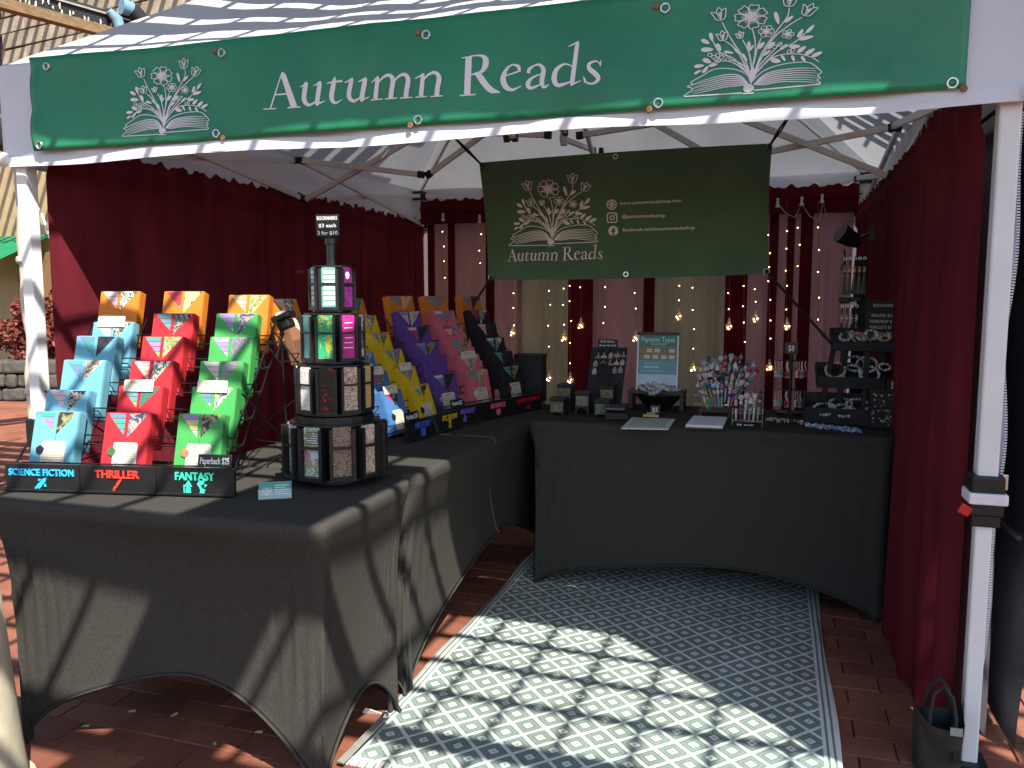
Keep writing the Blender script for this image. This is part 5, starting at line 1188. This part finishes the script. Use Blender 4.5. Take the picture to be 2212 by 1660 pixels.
# clipboard
A, B, C_, D_ = t5(965,1165,TZ+.004), t5(1375,1180,TZ+.004), t5(1310,1275,TZ+.004), t5(865,1265,TZ+.004)
def slab(mb, q, z0, z1):
    n = len(q); mb.add([V((p.x, p.y, z0)) for p in q]+[V((p.x, p.y, z1)) for p in q], [list(range(n))[::-1], list(range(n, 2*n))]+[(i, (i+1) % n, (i+1) % n+n, i+n) for i in range(n)]); return mb
t = thing('clipboard', 'white clipboard with pale green sheet and gold clip at the table edge', 'clipboard', (A+C_)/2)
qd = [D_, C_, B, A]; cen = (A+B+C_+D_)/4
slab(MB(), qd, TZ, TZ+.005).build('board', mat('board_white', (.62,.62,.58), .5, .05), t, bevel=.001)
slab(MB(), [cen+(p-cen)*.80+V((0,.005,0)) for p in qd], TZ+.0055, TZ+.007).build('sheet', mat('pale_green_sheet', (.36,.44,.38), .5, .05), t)
MB().box((A+B)/2+V((-.01,-.008,.012)), (.075,.02,.014)).build('clip', mat('gold_clip', (.50,.36,.16), .3, .1, metal=1), t, bevel=.004)
MB().tube([(A+B)/2+V((-.03,-.004,.022)), (A+B)/2+V((.01,-.004,.022))], .005, 8).build('clip_roll', MATS['gold_clip'], t)
A, B, C_, D_ = t5(1530,1180), t5(1860,1195), t5(1815,1285), t5(1450,1270)
t = thing('notepad', 'dark pad holding a thick stack of white paper at the table edge', 'notepad', (A+C_)/2); qd = [D_, C_, B, A]; cen = (A+B+C_+D_)/4
slab(MB(), [cen+(p-cen)*1.0 for p in qd], TZ, TZ+.006).build('backing', DWOOD, t, bevel=.001)
slab(MB(), [cen+(p-cen)*.96+V((.006,.0,0)) for p in qd], TZ+.0065, TZ+.018).build('paper_stack', mat('paper_bluewhite', (.66,.68,.76), .6, .03), t, bevel=.001)
# pens
BEADC = [mat('bead_%d' % i, c, .35, .1, 60) for i, c in enumerate(((.60,.34,.38),(.40,.03,.04),(.66,.63,.58),(.12,.28,.25),(.07,.09,.24),(.60,.57,.50),(.26,.20,.32),(.62,.40,.33),(.03,.03,.04),(.40,.50,.56),(.62,.60,.60)))]
BARN = ['gold','teal','lilac','mint','white','coral','red','grey','lime','blue','black','pink']
BARC = [mat('barrel_%s' % n_, c, .3, .05) for n_, c in zip(BARN, ((.50,.33,.06),(.02,.32,.24),(.28,.16,.42),(.16,.48,.34),(.66,.64,.64),(.60,.24,.16),(.42,.01,.03),(.30,.29,.30),(.26,.50,.10),(.07,.12,.36),(.02,.02,.02),(.60,.26,.32)))]
def pen(label, p0, p1, ci, seed, top=None, group='beaded pens'):
    p0 = V(p0); p1 = V(p1); d = (p1-p0); L_ = d.length; d.normalize(); rnd = random.Random(seed); t = thing('beaded_pen', label, 'pen', p0, group)
    MB().tube([p0, p0+d*L_*.12, p0+d*L_*.52], [.0012,.0042,.0045], 8).build('barrel', BARC[ci], t, smooth=True)
    z = L_*.52
    while z < L_*.86:
        r_ = rnd.choice((.006,.0075,.009)); mb = MB(); mb.ball(p0+d*(z+r_*.8), r_, 8, 6); mb.build('bead', rnd.choice(BEADC), t, smooth=True); z += r_*1.55
    kind = top if top is not None else rnd.randrange(4); c = p0+d*(z+.008); m = rnd.choice(BEADC); mb = MB()
    if kind == 0:
        for i in range(6): a = i*1.047; mb.ball(c+V((.008*math.cos(a), 0, .008*math.sin(a))), .0055, 6, 5)
        mb.ball(c+V((0,-.004,0)), .005, 6, 5)
    elif kind == 1: mb.ball(c, .011, 10, 7, (1,.7,1)); mb.ball(c+V((-.007,0,.010)), .0045, 6, 5); mb.ball(c+V((.007,0,.010)), .0045, 6, 5)
    elif kind == 2: mb.box(c, (.016,.008,.022)); mb.ball(c+V((0,0,.014)), .006, 8, 6)
    else: mb.ball(c, .010, 10, 7); mb.tube([c+V((0,0,.008)), c+V((0,0,.022))], [.004,.001], 6)
    mb.build('topper', m, t)
ph_ = thing('pen_rack', 'wooden and clear acrylic fan rack full of beaded pens', 'pen rack', t5(1750, 1170))
pl, pr = t5(1590,1170), t5(1905,1170); pl.y = pr.y = 1.36
MB().box(((pl.x+pr.x)/2, 1.40, TZ+.034), (pr.x-pl.x, .10, .012)).build('base_shelf', DWOOD, ph_, bevel=.002)
for x in (pl.x+.008, pr.x-.008): MB().box((x, 1.40, TZ+.014), (.014, .09, .028)).build('foot', DWOOD, ph_)
for i, z in enumerate((.062, .10)): MB().box(((pl.x+pr.x)/2-.01, 1.375+i*.03, TZ+z), (pr.x-pl.x+.03, .05, .003)).build('acrylic_shelf', ACRYL, ph_)
rows = [('front', 1.345, 0, [(1680,1085,1585,865),(1712,1085,1655,905),(1762,1078,1730,860),(1790,1075,1770,850),(1816,1075,1812,870),(1872,1070,1895,880),(1895,1065,1935,915),(1690,1090,1625,930)]),
        ('second', 1.375, 1, [(1705,1040,1595,770),(1735,1035,1655,770),(1765,1030,1700,760),(1790,1030,1745,760),(1815,1030,1810,790),(1838,1030,1860,800),(1862,1030,1912,790),(1885,1030,1955,850),(1905,1030,2000,830)]),
        ('third', 1.405, 2, [(1715,1000,1605,700),(1745,1000,1665,690),(1770,1000,1715,670),(1795,995,1770,680),(1815,995,1835,670),(1840,995,1890,660),(1862,995,1945,660),(1885,995,2010,700),(1905,1000,2060,760),(1920,1000,2100,800)]),
        ('back', 1.435, 3, [(1725,960,1640,640),(1755,955,1690,610),(1775,955,1730,610),(1795,955,1762,600),(1815,955,1805,590),(1838,955,1850,585),(1858,955,1905,575),(1878,955,1950,590),(1895,955,2000,575),(1910,955,2065,640),(1925,960,2115,670),(1930,960,2150,720)])]
ORDN = ['first','second','third','fourth','fifth','sixth','seventh','eighth','ninth','tenth','eleventh','twelfth']
for nm, y, ri, L_ in rows:
    fixed = [0,1,2,3,3,4,5,1]
    for i, (xa, ya, xb, yb3) in enumerate(L_):
        ci = fixed[i] if ri == 0 else (i*5+ri*3) % 12
        pen('beaded pen with %s barrel, %s from left in the %s row of the fan rack' % (BARN[ci], ORDN[i], nm), at(*S5(xa, ya), 1, y), at(*S5(xb, yb3), 1, y+.012), ci, ri*31+i, group='beaded pens in the fan rack')
al, ar = t5(1905,1250), t5(2200,1250); ay = 1.17
t = thing('acrylic_pen_stand', 'clear acrylic stand with six upright pens at the table front', 'pen stand', ((al.x+ar.x)/2, ay, TZ))
hA = at(*S5(1905, 1075), 1, ay).z
for x in (al.x, ar.x-.003): MB().box((x, ay+.02, (TZ+hA)/2), (.003, .06, hA-TZ)).build('side', ACRYL, t)
for z in (TZ+.02, TZ+.055, hA-.006): MB().box(((al.x+ar.x)/2, ay+.02, z), (ar.x-al.x, .05, .003)).build('shelf', ACRYL, t)
lt = MB(); text_in(lt, '$6 each', frame((al.x+.02, ay-.012, TZ+.004), (1,0,0), (0,0,1)), .035, .003, .008, 0, .01, width=.07); lt.build('price_lettering', mat('sign_letter_white', (.78,.78,.76)), t)
for i, (xa, ya, xb, yb3, ci) in enumerate(((1947,1195,1945,975,4),(1990,1195,1995,960,6),(2025,1195,2050,965,4),(2065,1205,2085,1010,7),(2108,1205,2125,955,4),(2145,1200,2180,945,8))):
    pen('beaded pen with %s barrel, %s from left in the clear acrylic stand' % (BARN[ci], ORDN[i]), at(*S5(xa, ya), 1, ay+.01), at(*S5(xb, yb3), 1, ay+.025), ci, 500+i, top=[3,0,0,2,1,2][i], group='pens in the acrylic stand')
# charm spinner with $8 sign
sp = t6(750, 1385)
t = thing('charm_spinner', 'black countertop spinner hung with charms under the $8 sign', 'display stand', sp)
MB().lathe([(.06,0),(.06,.010),(.02,.014)], sp, 20).build('base', BLACKP, t)
ztop = at(*S6(750, 990), 1, sp.y).z; MB().lathe([(.009,.01),(.009,ztop-TZ)], sp, 10).build('pole', BLACKP, t)
price_sign('small black sign reading $8 on the charm spinner pole', V((sp.x, sp.y, ztop)), (1,0,0), .062, .056, ['$8'], .002, 0, frac=.45)
SIL = mat('silver_hook', (.45,.43,.42), .3, .2, metal=.8)
kk = 0
for zr_, rad, cols_, nm in ((at(*S6(750,1030),1,sp.y).z, .073, (0,2,1,3), 'upper'), (at(*S6(750,1225),1,sp.y).z, .070, (3,2,8,2), 'lower')):
    for j in range(6):
        a = j*math.pi/3+.25; n = V((math.cos(a), math.sin(a), 0)); c = sp+n*rad; c.z = zr_
        MB().tube([V((sp.x, sp.y, zr_)), c], .0018, 5).build('arm', WIRE, t)
        if n.y > .6: continue
        for i in range(3):
            q = V((sp.x, sp.y, zr_))+n*(rad*(.55+.2*i)); kk += 1
            ct = thing('keyring_charm', 'small %s charm dangling from the %s arms of the $8 spinner' % (['pink','cream','red','teal'][(i+j) % 4], nm), 'charm', q, 'charms on the $8 spinner')
            MB().tube([q, q-V((.003,0,.022)), q-V((-.003,0,.044))], .0016, 5).build('hook', SIL, ct)
            mb = MB(); cq = q-V((0,0,.056)); mb.ball(cq, .010, 8, 6, (.8,.6,1.3)); mb.box(cq-V((0,0,.016)), (.013,.006,.012)); mb.build('charm_body', BEADC[[0,2,1,3][(i+j) % 4]], ct)
# beads lying on the table
def bead_rope(label, a, b, cols, n, rows_, seed, r0=.0055):
    rnd = random.Random(seed); mb = MB(); a = V(a); b = V(b)
    for r_ in range(rows_):
        for i in range(n):
            p = a.lerp(b, i/(n-1)); mb.m = rnd.randrange(len(cols)); rr_ = r0*rnd.uniform(.8, 1.25)
            mb.ball(p+V((rnd.uniform(-.002,.002), (r_-rows_/2)*.010+.012*math.sin(i*.35+r_), rr_+.005*(r_ % 2)+.002*math.sin(i))), rr_, 6, 4)
    o = mb.build('bead_strands', cols, None, smooth='full'); return tag(o, label, 'beads')
CB = lambda n_, c: mat('bead_'+n_, c, .25, .1, 60)
bead_rope('tan and brown bead bracelets laid in a row on the back table', t6(600,1430), t6(842,1455), [CB('tan', (.45,.28,.15)), CB('ivory', (.60,.50,.38)), CB('dkbrown', (.06,.025,.015))], 34, 2, 1, .0062)
bead_rope('pale blue bead bracelets bundled at the front of the back table', t6(862,1468), t6(1225,1508), [CB('paleblue', (.25,.38,.60)), CB('skywhite', (.55,.62,.70)), CB('blue', (.10,.20,.45)), CB('sand', (.35,.28,.18))], 44, 4, 2)
# tiered bracelet stand
def S6y(x, y, yy): return at(*S6(x, y), 1, yy)
ts = thing('bracelet_stand', 'black three-tray slanted bracelet stand at the right of the back table', 'display stand', t6(1080, 1450))
trays = []
for nm, (xl, xr, yt, yb4), y in (('bottom', (845, 1340, 1340, 1455), 1.31), ('middle', (930, 1400, 1135, 1210), 1.38), ('top', (1028, 1480, 900, 965), 1.45)):
    l = S6y(xl, yt, y); r_ = S6y(xr, yt, y); b = S6y(xl, yb4, y); z1 = l.z; z0 = max(b.z, TZ+.002); w_ = r_.x-l.x
    fr = frame((l.x, y, z0), (1,0,0), (0,0,1)); hgt = z1-z0
    MB().prism([(.012,0),(w_-.012,0),(w_,hgt),(0,hgt)], fr, -.006, 0).build('tray_front', BLACKM, ts, bevel=.002)
    fl = MB().add([(l.x+.006, y+.004, z0+hgt*.4), (r_.x-.006, y+.004, z0+hgt*.4), (r_.x-.006, y+.125, z0+hgt*.4+.055), (l.x+.006, y+.125, z0+hgt*.4+.055)], [(0,1,2,3)]); fl.build('tray_floor', BLACKM, ts)
    MB().prism([(0,0),(w_,0),(w_,hgt),(0,hgt)], frame((l.x, y+.13, z0+.055), (1,0,0), (0,0,1)), -.006, 0).build('tray_back', BLACKM, ts, bevel=.002)
    for x in (l.x+.006, r_.x-.006):
        MB().add([(x-.003,y,z0),(x-.003,y,z1),(x-.003,y+.13,z1+.055),(x-.003,y+.13,z0+.04),(x+.003,y,z0),(x+.003,y,z1),(x+.003,y+.13,z1+.055),(x+.003,y+.13,z0+.04)], [(0,1,2,3),(7,6,5,4),(0,4,5,1),(1,5,6,2),(2,6,7,3),(3,7,4,0)]).build('tray_side', BLACKM, ts)
    trays.append((l, r_, z0+hgt*.4, y, w_))
for x0, x1 in (((975, 1015)), ((1075, 1100))):
    a = S6y(x0, 1300, 1.36); b = S6y(x1+30, 960, 1.48); MB().bar(a, b, .022, .012, V((0,1,0))).build('support', BLACKM, ts)
for i in range(2):
    a = V((trays[0][1].x-.05-.1*i, 1.38, TZ)); MB().bar(a, a+V((.02,.12,.40)), .022, .012).build('support', BLACKM, ts)
def bracelet(label, c, rad, cols, tilt, seed, rb=.0055):
    rnd = random.Random(seed); n = int(2*math.pi*rad/(rb*1.85)); mb = MB(); rot = Matrix.Rotation(tilt, 3, 'X') @ Matrix.Rotation(rnd.uniform(-.15,.15), 3, 'Y')
    for i in range(n):
        a = 2*math.pi*i/n; mb.m = rnd.randrange(len(cols)); mb.ball(V(c)+rot @ V((rad*math.cos(a)*rnd.uniform(.97,1.03), rad*math.sin(a), 0)), rb*rnd.uniform(.85,1.15), 7, 5)
    return tag(mb.build('bead_bracelet', cols, None, smooth='full'), label, 'bracelet', 'bead bracelets on the stand')
IV, GOLD_, TEALB, WHB, PKB, AQ = CB('ivory2', (.56,.50,.42)), CB('goldbead', (.45,.28,.10)), CB('tealbead', (.22,.40,.36)), CB('whitebead', (.62,.62,.60)), CB('pinkbead', (.52,.20,.22)), CB('aqua', (.35,.52,.50))
l, r_, zf, y, w_ = trays[1]
for k, (x, yy, dy, cols, nm) in enumerate(((1058,1092,.05,[IV,IV,GOLD_],'ivory and gold bead bracelet, leftmost in the middle tray'), (1168,1110,.05,[WHB,TEALB,AQ],'white and teal bead bracelet in the centre of the middle tray'), (1285,1118,.055,[WHB,WHB,CB('brownbead',(.2,.1,.05))],'white bead bracelet at the right of the middle tray'), (1185,1050,.10,[CB('greybead',(.35,.34,.32)),TEALB],'grey green bead bracelet at the back left of the middle tray'), (1268,1055,.10,[WHB,CB('greybead2',(.30,.33,.34))],'pale grey bead bracelet at the back right of the middle tray'))):
    bracelet(nm, S6y(x, yy, y+dy), .041, cols, .85, 60+k, .0068)
l, r_, zf, y, w_ = trays[0]
for k, (x, yy, dy, cols, nm) in enumerate(((985,1352,.04,[WHB,AQ,PKB],'white and pink bead bracelet at the left of the bottom tray'), (1110,1362,.04,[WHB,PKB,TEALB],'pink and teal bead bracelet in the centre of the bottom tray'), (1090,1318,.09,[PKB,AQ,WHB],'pink and aqua bead bracelet at the back of the bottom tray'), (1210,1325,.07,[CB('paleblue',(.25,.38,.60)),WHB,PKB],'blue white bead bracelet at the right of the bottom tray'))):
    bracelet(nm, S6y(x, yy, y+dy), .047, cols, .45, 80+k, .0068)
l, r_, zf, y, w_ = trays[2]; rs = random.Random(9)
for k in range(11):
    x = 1125+k*29; yy = 872-12*math.sin(k*1.3)+ (k > 7)*-10
    bracelet('%s bead bracelet heaped in the top tray, %s from its left end' % (['aqua and white','cream and gold','grey and white','pink and cream'][k % 4], ORDN[k]), S6y(x, yy, y+.045+.02*(k % 3)), .024, [[AQ,WHB],[IV,GOLD_],[CB('greybead',(.35,.34,.32)),WHB],[PKB,IV]][k % 4], rs.uniform(.3,1.2), 100+k, .0072)
bracelet('small loose bead bracelet on the ledge right of the middle tray', S6y(1385, 1072, 1.40), .022, [WHB, CB('greybead2', (.30,.33,.34))], .6, 130)
# keychain board, tassels, spotlight
kx0, kx1 = S6y(1258, 720, 1.50), S6y(1510, 720, 1.50); kz0 = S6y(1300, 835, 1.50).z; kz1 = S6y(1300, 630, 1.50).z
t = thing('keychain_sign', 'black board listing KEYCHAINS, ROUND, TEARDROP and WALLETS prices', 'sign', ((kx0.x+kx1.x)/2, 1.50, kz0))
fr = frame((kx0.x, 1.50, kz0), (1,0,0), (0,0,1)); wd = kx1.x-kx0.x; hh = kz1-kz0
MB().prism([(0,0),(wd,0),(wd,hh),(0,hh)], fr, -.008, 0).build('panel', BLACKM, t, bevel=.002); MB().box((kx0.x+wd/2, 1.51, (kz0+TZ)/2), (.03, .012, kz0-TZ)).build('post', BLACKM, t)
lt = MB()
for s, x, y_, w_ in (('KEYCHAINS',1378,664,136),('ROUND $18',1372,730,146),('TEARDROP $20',1370,770,180),('WALLETS $15',1366,808,164)):
    p = S6y(x, y_, 1.50); q = S6y(x+w_, y_, 1.50); text_in(lt, s, fr, p.x-kx0.x, p.z-kz0, .0135, .0008, .012, width=q.x-p.x)
lt.build('lettering', mat('sign_dim_white', (.50,.50,.49), .5, 0), t)
p = S6y(1440, 1195, 1.30)
t = price_sign('black sign reading $17 beside the right curtain', V((p.x+.02, 1.30, p.z-.03)), (1,0,0), .085, .06, ['$17'], .002, 0, frac=.62)
MB().box((p.x+.02, 1.312, (p.z-.03+TZ)/2), (.02, .008, p.z-.03-TZ)).build('post', BLACKM, t)
t = thing('keychain_rack', 'tall black pegboard rack hung with green tassel keychains', 'display stand', S6y(1200, 1300, 1.62)); rx = S6y(1230, 500, 1.62).x
zt4 = S6y(1230, 330, 1.62).z; MB().box((rx, 1.66, (TZ+zt4)/2), (.055, .014, zt4-TZ)).build('post', BLACKM, t, bevel=.002)
zz1, zz2 = S6y(1200, 345, 1.62).z, S6y(1160, 660, 1.62).z
TAS = [mat('tassel_%d' % i, c, .85, .3, 120, .4, 300) for i, c in enumerate(((.06,.15,.11),(.20,.18,.13),(.06,.07,.07),(.16,.15,.15)))]
def tassel(label, p, L_, m, bead):
    o = thing('tassel_keychain', label, 'keychain', p, 'tassel keychains'); p = V(p)
    MB().tube([p+V((.006*math.cos(a*.524), 0, .006*math.sin(a*.524))) for a in range(13)], .0013, 5, False).build('ring', METAL, o)
    MB().tube([p-V((0,0,.006)), p-V((0,0,.035))], .003, 5).build('cord', WIRE, o)
    for i in range(3): MB().ball(p-V((0,0,.042+.013*i)), .0075, 7, 5).build('bead', bead[i % len(bead)], o, smooth=True)
    mb = MB(); rnd = random.Random(int(p.x*9999))
    for i in range(26): a = rnd.uniform(0,6.28); q = .011*math.sqrt(rnd.random()); mb.tube([p+V((q*.4*math.cos(a), q*.4*math.sin(a), -.078)), p+V((q*math.cos(a), q*math.sin(a), -L_+rnd.uniform(0,.012)))], .0016, 4)
    mb.build('tassel', m, o)
for i in range(5):
    x = S6y(1125+i*32, 345, 1.60).x; MB().tube([(x, 1.655, zz1), (x, 1.595, zz1)], .002, 5).build('peg', WIRE, t)
    tassel('green tassel keychain, %s from left on the upper keychain row' % ORDN[i], (x, 1.60-.004*i, zz1-.006), .165, TAS[i % 2], [GOLD_, IV, CB('brownbead', (.2,.1,.05))])
for i in range(4):
    x = S6y(1105+i*32, 665, 1.60).x; MB().tube([(x, 1.655, zz2), (x, 1.595, zz2)], .002, 5).build('peg', WIRE, t)
    tassel('grey tassel keychain, %s from left on the lower keychain row' % ORDN[i], (x, 1.60-.004*i, zz2-.006), .17, TAS[2+i % 2], [CB('greybead', (.35,.34,.32)), WHB])
kb = S6y(1350, 1370, 1.25); t = thing('bead_box', 'black upright box scattered with tiny pale beads beside the right curtain', 'box', (kb.x, 1.28, TZ))
MB().box((kb.x+.02, 1.30, TZ+.085), (.11, .09, .165)).build('body', BLACKM, t, bevel=.003)
mb = MB(); rs = random.Random(6)
for i in range(70): mb.m = i % 3; mb.ball((kb.x+.02+rs.uniform(-.048,.048), 1.2545, TZ+rs.uniform(.02,.15)), rs.uniform(.0025,.005), 6, 4, (1,.6,1))
o = mb.build('beads', [CB('greybead', (.35,.34,.32)), CB('brownbead', (.2,.1,.05)), IV], t, smooth='full')
lp = S6y(1150, 215, 1.62); t = thing('clip_spotlight', 'black clip-on spotlight above the tassel keychains', 'lamp', lp)
ax = V((-.75,-.35,.45)).normalized(); mb = MB(); mb.tube([lp-ax*.055, lp-ax*.02, lp+ax*.035, lp+ax*.05], [.022,.036,.044,.046], 14); mb.build('head', BLACKP, t, smooth=True)
MB().tube([lp-ax*.05, lp+V((.05,0,.0)), lp+V((.09,.02,.02))], .008, 7).build('bracket', BLACKP, t); MB().box(lp+V((.10,.02,.02)), (.03,.03,.07)).build('clamp', BLACKP, t, bevel=.004)
MB().tube([lp+V((-.02,0,-.05)), lp+V((-.01,0,-.10)), lp+V((-.03,0,-.14)), lp+V((-.01,0,-.15))], .004, 6).build('cord', BLACKP, t)
lp2 = S6y(1120, 630, 1.60); t = thing('clamp_hook', 'small black clamp between the two tassel rows', 'clamp', lp2); MB().box(lp2, (.05,.03,.028)).build('jaw', BLACKP, t, bevel=.008); MB().box(lp2+V((.045,.01,.006)), (.05,.02,.02)).build('arm', BLACKP, t, bevel=.005)
pt = S6y(1160, 635, 1.62); o = tag(MB().box((pt.x, 1.615, pt.z), (.05, .003, .038)).build('price_tag', PAPERW, None), 'small blank white tag between the two tassel rows', 'tag')

# ================================================================== FOREGROUND BITS
tb = at(2028, 1640, 2, 0); tb = V((3.212, -.045, 0))
t = thing('tote_bag', 'dark olive tote bag with black handles standing by the right leg', 'bag', tb)
OL = mat('olive_canvas', (.030, .027, .019), .85, .25, 20, .4, 120); NV = mat('navy_lining', (.012, .016, .028), .7, .2, 20)
def bagp(a, b):
    th = 2*math.pi*a; sx = .060*(1+.10*b); sy = .045*(1+.15*b); c, s = math.cos(th), math.sin(th); k = .6
    x = sx*math.copysign(abs(c)**k, c); y_ = sy*math.copysign(abs(s)**k, s)
    return tb+V((x*(1-.10*math.sin(b*3.1))+.008*math.sin(th*3+b*5)*b, y_*(1-.12*math.sin(b*3.1))+.007*math.sin(th*4+b*6)*b, .003+.155*b+.022*math.sin(th*2+.8)*b*b+.006*math.sin(th*5)*b*b))
MB().grid(bagp, 48, 14).build('body', OL, t, smooth='full')
MB().grid(lambda a, b: bagp(a, 1-.35*b)*1.0+(tb-bagp(a, 1))*.03*V((1,1,0)).length*.5, 48, 4).build('lining', NV, t, smooth='full')
for s in (-1, 1):
    MB().tube([tb+V((-.03, s*.045, .12)), tb+V((-.03, s*.045, .17)), tb+V((-.018, s*.03+.01, .22)), tb+V((.006, s*.025+.01, .24)), tb+V((.028, s*.03+.005, .215)), tb+V((.034, s*.045, .17)), tb+V((.034, s*.045, .12))], .0055, 7).build('handle', BLACKM, t, smooth=True)
MB().box(tb+V((.035,-.055,.135)), (.03,.003,.022)).build('plastic_flap', mat('clear_film', (.5,.5,.48), .2, 0, alpha=.5), t)
MB().box(tb+V((.04,-.051,.06)), (.018,.003,.03)).build('pocket_tab', BLACKM, t)
# pale post at the lower left corner
pc = V((.745, -1.02, 0)); BEI = mat('beige_post', (.52,.47,.35), .8, .15, 12, .3, 60)
t = thing('stone_post', 'pale beige tapered post at the lower left corner in front of the table', 'post', pc)
MB().lathe([(.185,0),(.180,.06),(.172,.14),(.158,.34),(.142,.58),(.125,.60),(.06,.615)], pc, 28).build('shaft', BEI, t, smooth=True)
MB().lathe([(.20,.0),(.20,.022),(.18,.03)], pc, 28).build('plinth', BEI, t, smooth=True)
# weight bag on the front left leg
t = thing('leg_weight', 'grey sand weight bag wrapped round the front left tent leg', 'weight bag', (0,0,.1))
for s in (-1, 1): MB().lathe([(.04,.01),(.065,.03),(.07,.12),(.066,.24),(.05,.30),(.02,.31)], (s*.085, -.02, 0), 14).build('pouch', mat('weight_grey', (.05,.05,.055), .8, .2, 20, .3, 80), t, smooth=True)
MB().box((0, -.05, .2), (.2, .006, .04)).build('strap', BLACKM, t)
